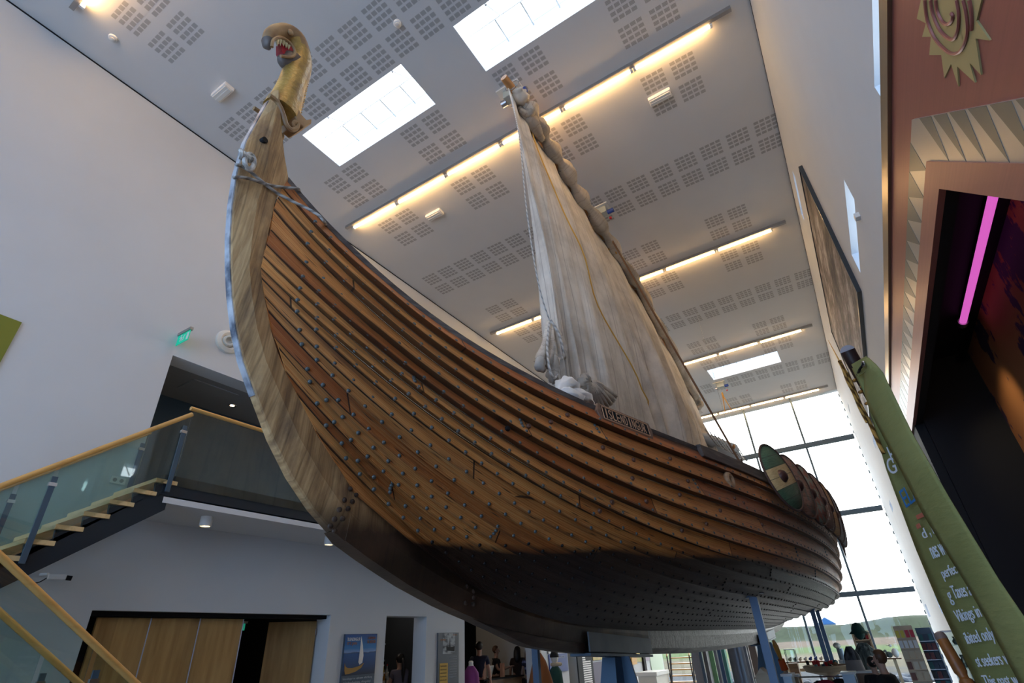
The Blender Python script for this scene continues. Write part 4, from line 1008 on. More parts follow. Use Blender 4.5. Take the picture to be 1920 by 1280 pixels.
hoist(-2.63, 8.62, 'hoist with orange sling above the middle of the yard', [(.04, .5), (-.05, .3)], .95)
hoist(-2.67, 19.9, 'farthest hoist with a forked orange sling near the far skylight', [(-.12, .3), (.14, .3)], 1.1)
a = at_z(1137, 432, 9.45); b_ = at_x(1394, 878, -1.3)
tag(MB().tube([a, b_], .02, 6).build('stay_rope', M_sling if False else mat('brown_stay_rope', (.2, .11, .06), .8), loc=a), 'thin brown stay rope running from the middle hoist down to the rail behind the sail', 'rope')
a = at_z(1148, 470, 9.3)

# ------------------------------------------------------------------ steel supports
def bolt_row(): pass
M_saddle = mat('pale_grey_steel_plate', (.21, .245, .275), .5, .2); q = NT(M_saddle); q.l(q.ramp(q.noise(q.pos(), 2.5, 4), [(.3, (.17, .20, .225)), (.7, (.25, .29, .32))]), q.b.inputs['Base Color'])
def cradle(y0, y1, label):
    ym = (y0 + y1) / 2; t = thing('steel_cradle', label, 'support', (XC, ym, 0), 'steel cradles under the keel')
    zb = lambda y: interp(y if y <= YM else 2 * YM - y, [k[0] for k in KB], [k[1] for k in KB])
    for sd in (1, -1):
        b = MB(); x0, x1 = sorted((XC + sd * .098, XC + sd * .115))
        b.prism([(x0, y0, zb(y0) - .075), (x0, y1, zb(y1) - .045), (x0, y1, zb(y1) + .115), (x0, y0, zb(y0) + .10)], (x1 - x0, 0, 0)); b.build('side_plate', M_saddle, t)
    b = MB(); b.prism([(XC - .115, y0, zb(y0) - .11), (XC - .115, y1, zb(y1) - .08), (XC - .115, y1, zb(y1) - .055), (XC - .115, y0, zb(y0) - .085)], (.23, 0, 0)); b.build('bottom_plate', M_steel, t)
    zt = zb(ym) - .09
    b = MB(); b.prism([(XC - .07, ym - .20, zt), (XC - .07, ym + .16, zt), (XC - .07, ym + .62, 0), (XC - .07, ym - .42, 0)], (.14, 0, 0)); b.build('pylon', M_pyl, t)
    for sd in (-1, 1):
        b = MB(); b.prism([(XC + sd * .07, ym - .02, zt), (XC + sd * .16, ym - .02, zt), (XC + sd * .5, ym - .02, 0), (XC + sd * .07, ym - .02, 0)], (0, .03, 0)); b.build('pylon_fin', M_pyl, t)
    MB().box((XC - .6, ym - .6, 0), (XC + .6, ym + .7, .03)).build('base_plate', M_pyl, t)
M_pyl = mat('slate_blue_steel', (.065, .13, .215), .5, .1)
cradle(5.53, 7.33, 'wide pale steel cradle under the forward keel on a blue pylon')
cradle(14.6, 16.9, 'far pale steel cradle under the keel near the stern')
def prop(x, y, label):
    best = min((abs(lap(k / 10, y).x - x), k / 10) for k in range(20, 160)); z = lap(best[1], y).z
    t = thing('steel_prop', label, 'support', (x, y, 0), 'slender steel props under the bilge')
    MB().box((x - .045, y - .03, 0), (x + .045, y + .03, z - .02)).build('post', M_steel_p, t)
    n = normal(best[1], y); p = V((x, y, z)) + n * .04; MB().cbox(p, (.16, .22, .02), n.to_track_quat('Z', 'Y').to_matrix()).build('pad', M_steel_p, t)
    MB().box((x - .12, y - .12, 0), (x + .12, y + .12, .015)).build('foot_plate', M_steel_p, t)
M_steel_p = mat('blue_grey_prop_steel', (.07, .11, .18), .4, .3)
prop(-1.30, 7.6, 'nearest slender steel prop under the bilge, left of the glass wall view')
prop(-1.30, 14.1, 'thicker of the two far steel props between hull and shop')
prop(-1.42, 16.6, 'farthest thin steel prop, beside the red shirt on the counter')
prop(-4.1, 7.05, 'blue-grey steel prop on the far side of the keel, by the brown cape'); prop(-4.1, 16.9, 'dark steel prop on the far side of the keel between the teal glass strips')
# ------------------------------------------------------------------ upper landing, room behind it
ZL = 3.57
struct(box('wall_upper', (-9.6, 3.0, ZL - .1), (-9.5, 14.2, 5.8), M_navy))
struct(box('wall_upper_side', (-9.5, 3.15, ZL - .1), (-8.29, 3.25, 5.8), M_navy)); struct(box('wall_upper_end', (-9.5, 14.0, ZL - .1), (-8.29, 14.1, 5.8), M_navy))
M_uc = plaster('grey_upper_ceiling', (.30, .31, .32))
struct(box('ceiling_upper', (-9.6, 3.0, 5.72), (-8.29, 14.2, 5.8), M_uc)); struct(box('trim_3', (-9.0, 3.9, 5.705), (-8.5, 4.7, 5.72), M_uc))
M_lampglow = mat('warm_lamp_disc', (1, .85, .6), .4, emit=(1, .72, .42), estr=9)
def downlight(c, label, surface=True, r=.075):
    t = thing('downlight', label, 'light', c, 'round downlights'); 
    if surface:
        MB().lathe(c, [(r, 0), (r, -.12), (r * .82, -.12), (r * .78, -.09)], n=22, close=False).build('housing', M_white, t, smooth=True)
        MB().lathe(V(c) + V((0, 0, -.085)), [(r * .5, 0), (r * .5, -.005)], n=16).build('lamp', M_lampglow, t)
    else:
        MB().lathe(c, [(r, 0), (r * .95, -.012), (r * .7, -.008), (r * .6, .0)], n=22, close=False).build('bezel', M_chrome, t, smooth=True)
        MB().lathe(V(c) + V((0, 0, -.002)), [(r * .5, 0), (r * .5, -.004)], n=16).build('lamp', M_lampglow, t)
downlight((-9.01, 4.91, 5.72), 'small recessed spotlight in the grey upper ceiling behind the landing', False)
struct(MB().box((-9.5, 3.25, ZL - .12), (-6.93, 14, ZL - .02)).build('floor_upper', M_floor))
fas = MB(); fas.box((-6.97, 3.15, 3.40), (-6.90, 14, 3.64)); ld = thing('landing', 'upper landing edge with dark steel fascia and white soffit along the left wall', 'landing', (-7.4, 5, 3.3))
fas.build('fascia', M_navy_s if 'M_navy_s' in globals() else mat('dark_blue_steel', (.018, .028, .042), .35, .3), ld)
MB().box((-7.95, 3.2, 3.31), (-6.90, 14, 3.38)).build('soffit', M_wall, ld)
for p, lb in (((-7.25, 3.97, 3.31), 'white round downlight under the landing near the stair'), ((-7.28, 6.06, 3.31), 'white round downlight under the landing beside the bow post')): downlight(p, lb)
# glass balustrade on the landing
bal = thing('landing_balustrade', 'glass balustrade with round beech handrail along the upper landing', 'railing', (-6.9, 5, ZL))
y = 3.27
while y < 13.5:
    MB().box((-6.895, y, 3.52), (-6.883, y + 2.2, 4.5)).build('glass_panel', M_glass_g, bal); y += 2.23
MB().tube([(-6.89, 3.22, 4.53), (-6.89, 14, 4.53)], .028, 12).build('handrail', M_beech, bal, smooth=True)
# ------------------------------------------------------------------ stairs
M_str = mat('near_black_blue_steel', (.02, .03, .042), .3, .3)
def flight(name, label, x0, x1, y_low, z_low, n, going, rise, sgn, rail_h, posts, rail_ext=(0, 0)):
    """sgn +1: climbs towards +Y"""
    t = thing(name, label, 'stairs', ((x0 + x1) / 2, y_low, z_low))
    for i in range(n):
        y = y_low + sgn * going * i; z = z_low + rise * (i + 1); a, b = sorted((y, y + sgn * (going + .05)))
        MB().box((x0 + .03, a, z - .045), (x1 + .025, b, z)).build('tread', M_tread, t)
    L = going * n; e0 = V((0, y_low - sgn * .12, z_low - .02)); e1 = V((0, y_low + sgn * L, z_low + rise * n))
    for x in (x0, x1 - .04):
        p = MB(); p.prism([(x, e0.y, e0.z + .02), (x, e1.y, e1.z - .06), (x, e1.y, e1.z - .34), (x, e0.y, max(0, e0.z - .27))], (.035, 0, 0))
        for i in range(n):
            y = y_low + sgn * going * i; z = z_low + rise * (i + 1); yy = sorted((y + sgn * .02, y + sgn * going)); p.prism([(x, y + sgn * .02, z - .05), (x, y + sgn * going, z - .05), (x, y + sgn * going * .2, z - rise - .02)], (.035, 0, 0))
        p.build('stringer', M_str, t)
    sl = rise / going * sgn
    for k, (x, dz) in enumerate(((x1 + .02, 0), (x0 + .02, -.0))):
        r0 = V((x, e0.y - sgn * rail_ext[0], z_low + rail_h + (e0.y - sgn * rail_ext[0] - y_low) * sl)); r1 = V((x, e1.y + sgn * rail_ext[1], z_low + rail_h + (e1.y - y_low + sgn * rail_ext[1]) * sl))
        MB().tube([r0, r1], .029, 12).build('handrail', M_beech, t, smooth=True)
        ys_ = [lerp(r0.y, r1.y, q_) for q_ in (0, .5, 1)]
        for a, b in ((ys_[0], ys_[1] - sgn * .02), (ys_[1] + sgn * .02, ys_[2])):
            za, zb_ = r0.z + (a - r0.y) * sl, r0.z + (b - r0.y) * sl
            MB().prism([(x - .005, a, za - .03), (x - .005, b, zb_ - .03), (x - .005, b, max(0, zb_ - rail_h + .05)), (x - .005, a, max(0.0, za - rail_h + .05))], (.01, 0, 0)).build('glass_panel', M_glass_g, t)
        for py in posts:
            zt = r0.z + (py - r0.y) * sl
            po = MB().bar((x + .02, py, zt - rail_h - .1), (x + .02, py, zt - .14), .018, .05, (0, 1, 0)).build('post', M_steel, t)
            MB().cbox((x + .02, py, zt - .22), (.035, .07, .035)).build('glass_clamp', M_chrome, po)
    return t
flight('upper_stair', 'upper stair flight with beech treads climbing along the wall to the landing', -7.92, -6.90, 1.03, 1.79, 11, .202, .162, 1, .88, (2.08, 3.2))
flight('lower_stair', 'lower stair flight with glass sides descending in front of the birch doors', -6.86, -5.85, 3.62, 0.0, 10, .245, .179, -1, .97, (2.55, 1.6), (.1, .0))
struct(box('floor_landing', (-7.92, -.4, 1.68), (-5.85, 1.12, 1.79), M_tread))
# ------------------------------------------------------------------ rooms behind the left wall
struct(box('wall_shop_back', (-13.6, 2.9, 0), (-13.5, 23.6, 2.7), M_darkroom)); struct(box('ceiling_shop', (-13.6, 2.9, 2.7), (-8.29, 23.6, 2.78), M_darkroom))
struct(box('wall_shop_side', (-13.5, 2.9, 0), (-8.29, 3.0, 2.7), M_darkroom)); struct(box('wall_shop_partition', (-13.5, 7.5, 0), (-8.29, 7.62, 2.7), M_darkroom)); struct(box('wall_shop_end', (-13.5, 16.3, 0), (-8.29, 16.4, 2.7), M_darkroom))
struct(box('wall_kiosk', (-13.5, 10.1, 0), (-8.29, 10.2, 2.7), M_darkroom)); struct(box('wall_counter', (-10.8, 15.0, 0), (-8.29, 15.1, 2.7), M_white))
# sliding birch doors
YA = [at_x(x, 1156, -8.14).y for x in (182, 284, 376, 457)]
for i in range(3):
    d = thing('sliding_door', ['birch sliding door panel at the left end of the wide opening', 'middle birch sliding door panel with dark knots', 'birch sliding door panel next to the dark gap'][i], 'door', (-8.14, YA[i], 0), 'birch sliding doors in the left wall')
    MB().box((-8.16, YA[i] + .006, .01), (-8.12, YA[i + 1] - .006, 2.17)).build('panel', M_birch, d)
    e = MB().box((-8.165, YA[i + 1] - .012, .01), (-8.112, YA[i + 1], 2.17)).build('edge_strip', mat('pale_edge_strip', (.45, .48, .6), .4), d)
struct(box('trim_4', (-8.2, 3.25, 2.18), (-8.05, 6.84, 2.235), M_black))
hp0, hp1 = V((-8.24, 6.80, 0)), V((-8.62, 6.15, 0))
dr = thing('hinged_door', 'birch door leaf standing ajar beside the white reveal', 'door', hp0)
MB().prism([hp0, hp1, hp1 + V((0, 0, 2.16)), hp0 + V((0, 0, 2.16))], (-.04, .025, 0)).build('leaf', M_birch, dr)
for z in (.5, 1.2, 1.95): MB().cyl((-8.235, 6.805, z), (-8.235, 6.805, z + .09), .012, n=8).build('hinge', M_chrome, dr)
ex = thing('exit_sign', 'small green exit sign above the dark gap of the birch doors', 'sign', (-8.25, 5.4, 2.1)); MB().box((-8.30, 5.32, 2.03), (-8.28, 5.5, 2.12)).build('panel', mat('dim_green_sign', (.02, .3, .18), .5, emit=(.02, .5, .3), estr=.25), ex)
MB().box((-8.31, 5.3, 2.12), (-8.25, 5.52, 2.15)).build('bracket', M_alu, ex)
# lit exit sign above the upper opening
es = thing('exit_sign', 'green emergency exit sign with white running figure above the upper opening', 'sign', (-7.95, 3.29, 5.95))
c = at_x(338, 640, -7.75); g = mat('green_sign_face', (.0, .42, .25), .4, emit=(0, .5, .3), estr=.35)
MB().box((-7.95, 3.245, 5.86), (-7.62, 3.255, 6.03)).build('face', g, es)
MB().box((-7.95, 3.225, 6.03), (-7.60, 3.275, 6.075)).build('housing', M_alu, es)
MB().box((-7.68, 3.240, 5.88), (-7.63, 3.2445, 6.0)).build('door_symbol', M_white, es)
b = MB(); b.tube([(-7.84, 3.241, 5.985), (-7.82, 3.241, 5.945), (-7.85, 3.241, 5.90)], .008, 6); b.tube([(-7.82, 3.241, 5.945), (-7.79, 3.241, 5.92), (-7.79, 3.241, 5.895)], .007, 6); b.tube([(-7.87, 3.241, 5.955), (-7.835, 3.241, 5.97), (-7.80, 3.241, 5.955)], .006, 6); b.ball((-7.835, 3.241, 6.005), .011, 8, 6)
b.build('running_figure', M_white, es)
b = MB(); b.tube([(-7.76, 3.241, 5.90), (-7.76, 3.241, 5.96), (-7.74, 3.241, 5.99)], .006, 6); b.build('arrow_mark', M_white, es)
# round air nozzle
nz = thing('air_nozzle', 'round cream air nozzle on the wall beside the bow post', 'vent', (-7.95, 4.0, 6.28))
MB().lathe((-7.95, 4.0, 6.28), [(.21, 0), (.20, .04), (.15, .07), (.115, .05), (.11, .01)], axis=(1, 0, 0), n=28, close=False).build('ring', M_offwhite, nz, smooth=True)
MB().lathe((-7.95, 4.0, 6.28), [(.10, .0), (.10, .08), (.085, .12), (.06, .12), (.055, .03), (.001, .03)], axis=(1, -.25, -.15), n=24, close=False).build('nozzle', M_offwhite, nz, smooth=True)
# CCTV camera, wall socket
cc = thing('security_camera', 'small white security camera with black lens under the stair', 'camera', (-7.95, 2.68, 2.55))
MB().cyl((-7.95, 2.62, 2.58), (-7.86, 2.66, 2.58), .015, n=8).build('arm', M_white, cc, smooth=True); MB().cbox((-7.82, 2.74, 2.55), (.06, .17, .055), (0, 0, -.3)).build('body', M_white, cc, bevel=.01)
MB().cyl((-7.79, 2.82, 2.545), (-7.775, 2.87, 2.54), .026, n=12).build('lens', M_black, cc, smooth=True)
MB().tube(cr([(-7.95, 2.5, 2.56), (-7.9, 2.52, 2.50), (-7.88, 2.6, 2.49), (-7.86, 2.66, 2.54)], 5), .006, 6).build('cable', M_black, cc, smooth=True)
so = thing('wall_socket', 'white double socket seen through the stair glass', 'socket', (-7.95, 3.05, 3.75)); MB().box((-7.95, 2.98, 3.70), (-7.935, 3.16, 3.79)).build('plate', M_white, so, bevel=.004)
for y in (3.03, 3.11): MB().lathe((-7.936, y, 3.745), [(.025, 0), (.025, .004)], axis=(1, 0, 0), n=12).build('outlet', M_alu, so)
# green banner hanging at the far left edge
gb_ = MB(); rows = []
for i in range(14):
    y = lerp(-1.2, 1.48, i / 13); rows.append([(-7.93 + .015 * math.sin(i * 1.7 + z_), y - .05 * z_, lerp(5.38, 3.2, z_)) for z_ in (0, .25, .5, .75, 1)])
ob = gb_.grid(rows).build('hanging_pennant', mat('olive_green_cloth', (.20, .22, .03), .85), solid=.01, loc=(-7.93, .5, 5.2)); tag(ob, 'olive green cloth pennant on the bare wall at the far left', 'banner')
# ------------------------------------------------------------------ info panels on the left wall
XW = -7.95
def wy(px, py=1190): return at_x(px, py, XW).y
pn = thing('ship_poster', 'blue information panel with a photo of a sailing longship', 'poster', (XW, 7.55, 1.5))
y0, y1, zt, zb = 7.17, 7.93, 1.945, .62
MB().box((XW, y0, zb), (XW + .03, y1, zt)).build('board', mat('slate_blue_panel', (.055, .085, .125), .5), pn)
m = mat('blue_sea_picture', (.02, .1, .35), .5); q = NT(m); s = q.sep(q.pos()); f = q.math('ADD', q.math('DIVIDE', q.math('SUBTRACT', s[2], 1.32), .62), q.math('MULTIPLY', q.math('SUBTRACT', q.noise(q.map(q.pos(), (1, 2, 6)), 3, 4), .5), .08))
q.l(q.ramp(f, [(0, (.008, .014, .03)), (.25, (.01, .05, .17)), (.52, (.012, .085, .28)), (.545, (.02, .06, .16)), (.57, (.2, .33, .6)), (.66, (.03, .20, .5)), (1, (.008, .07, .28))]), q.b.inputs['Base Color'])
pic = MB().box((XW + .03, y0 + .01, 1.335), (XW + .032, y1 - .01, zt - .005)).build('sea_photo', m, pn)
def wp(u, v, h=.034): return (XW + h, lerp(y0, y1, u), lerp(1.335, zt, v))
b = MB(); b.prism([wp(.49, .94), wp(.56, .7), wp(.6, .45), wp(.58, .28), wp(.5, .24), wp(.46, .3), wp(.48, .6)], (.002, 0, 0)); b.build('sail', M_white, pic)
b = MB(); b.prism([wp(.06, .30), wp(.09, .22), wp(.16, .18), (wp(.3, .17)), wp(.5, .21), wp(.64, .28), wp(.56, .16), wp(.4, .08), wp(.22, .04), wp(.1, .03), wp(.07, .12)], (.002, 0, 0)); b.build('hull', mat('yellow_hull_picture', (.35, .2, .04), .6), pic)
text('title', 'ÍSLENDINGUR', M_white, wp(.08, .83), (0, 1, 0), (0, 0, 1), width=.29, height=.062, parent=pn, ext=.003)
M_or = mat('orange_print', (.42, .17, .06), .6); M_pr = mat('pale_print', (.42, .46, .5), .6)
text('subtitle', 'IT\'S JAN', M_or, wp(.08, .73), (0, 1, 0), (0, 0, 1), width=.22, height=.045, parent=pn, ext=.003)
text('legend', 'LEIÐIN', M_or, wp(.70, .86), (0, 1, 0), (0, 0, 1), width=.18, height=.04, parent=pn, ext=.003); text('legend', 'TIL VESTURS', M_or, wp(.68, .76), (0, 1, 0), (0, 0, 1), width=.21, height=.045, parent=pn, ext=.003)
LIN = ['Íslendingur er nákvæm eftirlíking', 'af Gaukstaðaskipinu, víkingaskipi', 'sem fannst við uppgröft í Noregi', 'The ship was built by hand and is', 'an exact replica of a Viking ship', 'that sailed over the ocean to the', 'new world in memory of the first', 'settlers and their long voyages']
for i, l in enumerate(LIN): text('text_line', l, M_pr, (XW + .031, y0 + .04, 1.275 - i * .062), (0, 1, 0), (0, 0, 1), width=.66 - .03 * (i % 3), height=.036, parent=pn, ext=.002)
p2 = thing('history_panel', 'grey information panel with old photograph and yellow text box', 'poster', (XW, 10, 1.5))
y0, y1, zt = 9.67, 10.36, 1.945
MB().box((XW, y0, .62), (XW + .03, y1, zt)).build('board', mat('dark_grey_panel', (.065, .08, .10), .5), p2)
m = mat('old_photo_print', (.3, .3, .3), .6); q = NT(m); q.l(q.ramp(q.noise(q.map(q.pos(), (1, 3, 5)), 3, 6), [(.38, (.05, .06, .07)), (.5, (.28, .31, .34)), (.7, (.38, .41, .44))]), q.b.inputs['Base Color'])
ph = MB().box((XW + .03, y0 + .15, 1.56), (XW + .032, y0 + .56, zt - .01)).build('old_photo', m, p2)
MB().prism([(XW + .034, y0 + .27, 1.62), (XW + .034, y0 + .54, 1.60), (XW + .034, y0 + .55, 1.69), (XW + .034, y0 + .40, 1.68), (XW + .034, y0 + .38, 1.86), (XW + .034, y0 + .36, 1.68), (XW + .034, y0 + .26, 1.70)], (.001, 0, 0)).build('ship_image', M_black, ph)
MB().box((XW + .03, y0 + .06, .75), (XW + .034, y0 + .32, 1.40)).build('yellow_box', mat('mustard_yellow_print', (.50, .30, .015), .6), p2)
text('caption', 'SKIPIÐ', M_or, (XW + .033, y0 + .07, 1.80), (0, 1, 0), (0, 0, 1), width=.17, height=.028, parent=p2, ext=.002); text('caption', 'THE SHIP', M_or, (XW + .033, y0 + .48, 1.89), (0, 1, 0), (0, 0, 1), width=.14, height=.024, parent=p2, ext=.002)
for i in range(9): text('text_line', ['sailed the northern seas', 'with crew of nine in open', 'boat across the Atlantic', 'from Reykjavik to New York', 'by way of Greenland'][i % 5], M_pr, (XW + .031, y0 + .38, 1.50 - i * .045), (0, 1, 0), (0, 0, 1), width=.24, height=.024, parent=p2, ext=.001)
for i in range(6): text('text_line', ['Ship of the settlers', 'built in the years', 'made of oak and pine'][i % 3], M_darkroom, (XW + .035, y0 + .08, 1.34 - i * .06), (0, 1, 0), (0, 0, 1), width=.2, height=.026, parent=p2, ext=.001)
# ------------------------------------------------------------------ exhibit portal on the right
XP = .90
def pp(y, z, x=XP): return (x, y, z)
M_bronze = mat('brushed_bronze_metal', (.36, .31, .22), .34, .85); M_redm = mat('brushed_red_metal', (.30, .095, .075), .42, .25)
M_red2 = mat('rose_red_metal', (.34, .13, .105), .42, .25)
for mm in (M_redm, M_red2, M_bronze):
    q = NT(mm); c_ = tuple(q.b.inputs['Base Color'].default_value[:3]); n = q.noise(q.map(q.pos(), (1, .4, 40)), 2, 3); q.l(q.ramp(n, [(.35, tuple(x * .9 for x in c_)), (.65, c_)]), q.b.inputs['Base Color'])
M_silver = mat('light_brushed_silver', (.42, .42, .40), .36, .7); M_dsil = mat('dark_grey_green_silver', (.155, .17, .155), .4, .6)
YE = 12.1
pt = thing('exhibit_portal', 'red and silver metal portal with zigzag frame around the dark exhibit entrance', 'portal', (XP, 6, 0))
D45 = lambda y, z, L: (y - L, z - L * .97)
o1 = (2.63, 3.83); i1 = (2.74, 3.63); c1 = (2.79, 3.48)
LD = 3.4
def band(a, b, m, name, dx):
    A_ = D45(*a, LD); B_ = D45(*b, LD)
    MB().prism([pp(YE, a[1], XP - dx), pp(a[0], a[1], XP - dx), pp(A_[0], A_[1], XP - dx), pp(B_[0], B_[1], XP - dx), pp(b[0], b[1], XP - dx), pp(YE, b[1], XP - dx)], (.012 + dx, 0, 0)).build(name, m, pt)
A_ = D45(*o1, LD)
MB().prism([pp(YE, 4.11), pp(YE, o1[1]), pp(*o1), pp(*A_), pp(-.9, A_[1]), pp(-.9, 4.11)], (.012, 0, 0)).build('red_face', M_redm, pt)
MB().box((XP - .02, -.9, 4.11), (XP + .22, YE, 4.21)).build('bronze_edge', M_bronze, pt)
band(o1, i1, M_silver, 'zigzag_band', .012)
band(i1, c1, M_red2, 'inner_red_band', .02)
zz = MB(); y = 2.80; h = XP - .0135
while y < YE - .2:
    zz.prism([pp(y + .24, o1[1], h), pp(y + .0, o1[1], h), pp(y + .02, i1[1] + .005, h)], (.004, 0, 0)); y += .24
y = .12
dv = V((0, -1, -.97)).normalized(); nv_ = V((0, .97, -1)).normalized() * .165
o1v, i1v = V((h, *o1)), V((h, *i1))
while y < 4.2:
    a = o1v + dv * y; zz.prism([a, a + dv * .16, o1v + dv * (y + .16) + (i1v - o1v) * 1.0 + V((0, 0, 0))], (.004, 0, 0)); y += .19
zz.build('dark_triangles', M_dsil, pt)
# back of the portal wall and the box it belongs to
MB().prism([pp(YE, 4.1, XP + .013), pp(YE, c1[1], XP + .013), pp(*c1, XP + .013), pp(*D45(*c1, LD), XP + .013), pp(-.9, .3, XP + .013), pp(-.9, 4.1, XP + .013)], (.06, 0, 0)).build('back_lining', M_black, pt)
MB().box((XP, -.9, 4.16), (XR + .35, YE, 4.20)).build('box_roof', M_black, pt)
MB().box((XP, 6.97, 0), (XP + .12, YE, 3.49)).build('black_infill', M_black, pt)
MB().box((XP, YE - .05, 0), (XR + .32, YE, 4.2)).build('end_panel', M_silver, pt)
MB().prism([pp(3.2, 0), pp(2.72, 0), pp(2.72, 0.001), pp(3.2, .001)], (.01, 0, 0)).build('sill', M_black, pt)
# gold sun emblem
M_sun = mat('pale_gold_emblem', (.40, .34, .15), .5, .3)
sp_ = [(768, 0), (738, 125), (818, 243), (733, 232), (765, 450), (690, 370), (730, 497), (622, 398), (630, 520), (585, 385), (545, 468), (527, 330), (455, 330), (465, 220), (412, 222), (435, 140), (380, 112), (405, 0)]
P1 = [at_x(1600 + x / 3.2, y / 3.2, XP - .006) for x, y in sp_]
cen = at_x(1600 + 585 / 3.2, -12, XP - .006)
P2 = [cen + (cen - p) * .9 for p in P1[1:-1]]
sun = MB(); allp = P1 + P2
nn0 = len(sun.v); sun.v += [cen] + allp + [cen + V((.012, 0, 0))] + [p + V((.012, 0, 0)) for p in allp]; N_ = len(allp)
for i in range(N_): j = (i + 1) % N_; sun.face([0, 1 + i, 1 + j]); sun.face([1 + i, N_ + 2 + i, N_ + 2 + j, 1 + j])
so_ = sun.build('sun_emblem', M_sun, pt)
for arc in ([(430, 0), (445, 120), (490, 230), (560, 305), (610, 322), (655, 290), (685, 200), (680, 90), (660, 0)], [(465, 0), (478, 80), (520, 180), (590, 238), (625, 190), (634, 90), (620, 0)], [(495, 0), (505, 70), (535, 130), (565, 146), (590, 125), (598, 95), (588, 80)], [(697, 0), (708, 60), (712, 130), (709, 180)]):
    MB().tube(cr([at_x(1600 + x / 3.2, y / 3.2, XP - .009) for x, y in arc], 5), .0065, 6, sq=1.0).build('spiral_line', M_redm, so_, smooth=True)
# inside of the exhibit
ZI = 4.12
struct(box('ceiling_exhibit', (XP + .08, -.9, ZI), (1.62, YE - .05, ZI + .03), M_black))
M_mural = mat('orange_mural_wall', (.32, .10, .03), .8); q = NT(M_mural); n = q.noise(q.map(q.pos(), (1, 1.2, .8)), 1.5, 6, .6); s = q.sep(q.pos())
q.l(q.mix(q.ramp(n, [(.54, (0, 0, 0)), (.56, (1, 1, 1))]), q.ramp(q.noise(q.pos(), .7, 3), [(.35, (.30, .085, .025)), (.7, (.42, .17, .06))]), (.045, .02, .055)), q.b.inputs['Base Color'])
struct(box('wall_mural', (1.62, -.9, 0), (1.70, YE - .05, ZI), M_mural)); struct(box('wall_exhibit_front', (XP + .1, -.98, 0), (1.85, -.9, ZI), M_black))
struct(box('wall_exhibit_dark', (XP + .085, 6.9, 0), (1.62, 6.95, ZI), M_black))
nt_ = thing('neon_tube', 'glowing magenta fluorescent tube inside the dark exhibit', 'light', (1.50, 3.9, 4.04))
M_mag = mat('magenta_tube_light', (1, .2, .8), .4, emit=(.70, .12, .55), estr=.7)
MB().tube([(1.46, 2.2, 4.04), (1.46, 5.85, 4.04)], .028, 14).build('tube', M_mag, nt_, smooth=True)
MB().cyl((1.46, 5.85, 4.04), (1.46, 5.93, 4.04), .04, n=14).build('cap', M_chrome, nt_, smooth=True); MB().box((1.45, 2.2, 4.068), (1.47, 5.8, 4.12)).build('bracket', M_black, nt_)
# warm spotlight of the exhibit
def spot(name, loc, to, e, c_, size=1.3):
    l = bpy.data.lights.new(name, 'SPOT'); l.energy = e; l.color = c_; l.spot_size = size; l.spot_blend = .9; l.shadow_soft_size = .05
    lo = bpy.data.objects.new(name, l); col.objects.link(lo); lo.location = loc; lo.rotation_euler = (V(to) - V(loc)).to_track_quat('-Z', 'Y').to_euler(); return lo
spot('exhibit_spotlight', (1.12, 1.6, 3.95), (1.62, 2.7, 3.5), 30, (1, .72, .45), 1.6); t8 = at_x(1925, 820, 1.62); spot('exhibit_spotlight', (1.1, t8.y - .8, 3.9), t8, 22, (1, .8, .45), .9)
# large photo panel high on the right wall
m = mat('grey_brown_mural_photo', (.2, .2, .2), .75); q = NT(m); n = q.noise(q.map(q.pos(), (1, .35, 2.2), rot=(.45, 0, 0)), 1.4, 8, .75)
q.l(q.ramp(n, [(.40, (.03, .026, .025)), (.48, (.13, .105, .09)), (.54, (.22, .18, .16)), (.62, (.5, .46, .42))]), q.b.inputs['Base Color'])
pf = thing('large_wall_picture', 'huge dark landscape picture high on the white right wall', 'picture', (XR, 11, 7))
MB().box((XR - .045, 8.0, 5.80), (XR - .015, 14.6, 8.33)).build('print', m, pf); fb = MB()
for a, b_ in (((XR - .06, 8.0, 5.76), (XR, 14.64, 5.80)), ((XR - .06, 8.0, 8.33), (XR, 14.64, 8.36)), ((XR - .06, 7.96, 5.76), (XR, 8.0, 8.36)), ((XR - .06, 14.6, 5.76), (XR, 14.64, 8.36))): fb.box(a, b_)
fb.build('frame', mat('dark_blue_frame', (.02, .035, .05), .4), pf)
wc = thing('wall_bracket', 'tiny white box fixed on the right wall beside the slot window', 'bracket', (XR, 5.92, 5.61)); MB().box((XR - .05, 5.88, 5.58), (XR, 5.96, 5.64)).build('box', M_white, wc)
# ------------------------------------------------------------------ banner and its pole
BD = V((.325, -.946, 0)).normalized(); BN = V((-.946, -.325, 0)).normalized(); BP0 = at_y(1760, 1100, 4.5)
def bpn(px, py, off=0.0): d = ray(px, py); P_ = BP0 + BN * off; t_ = (P_ - CAM).dot(BN) / d.dot(BN); return CAM + d * t_
M_green = mat('olive_green_fabric', (.24, .25, .09), .85, spec=.15); q = NT(M_green); q.l(q.ramp(q.noise(q.pos(), 1.6, 4), [(.3, (.205, .22, .08)), (.7, (.27, .28, .11))]), q.b.inputs['Base Color']); q.bump(q.noise(q.map(q.pos(), (2, 2, 9)), 3, 4), .02, .4)
YS_ = [672, 700, 760, 830, 900, 980, 1060, 1140, 1220, 1300, 1400, 1520]
LX = lambda y: interp(y, [690, 740, 880, 1030, 1130, 1280, 1520], [1597, 1622, 1662, 1718, 1760, 1830, 1945])
FX = lambda y: interp(y, [672, 730, 755, 858, 960, 1020, 1090, 1160, 1240, 1520], [1620, 1628, 1636, 1690, 1742, 1778, 1822, 1862, 1903, 2050])
RX = lambda y: interp(y, [672, 695, 817, 940, 1090, 1165, 1520], [1626, 1652, 1711, 1782, 1873, 1924, 2150])
rowsL = []; rowsR = []
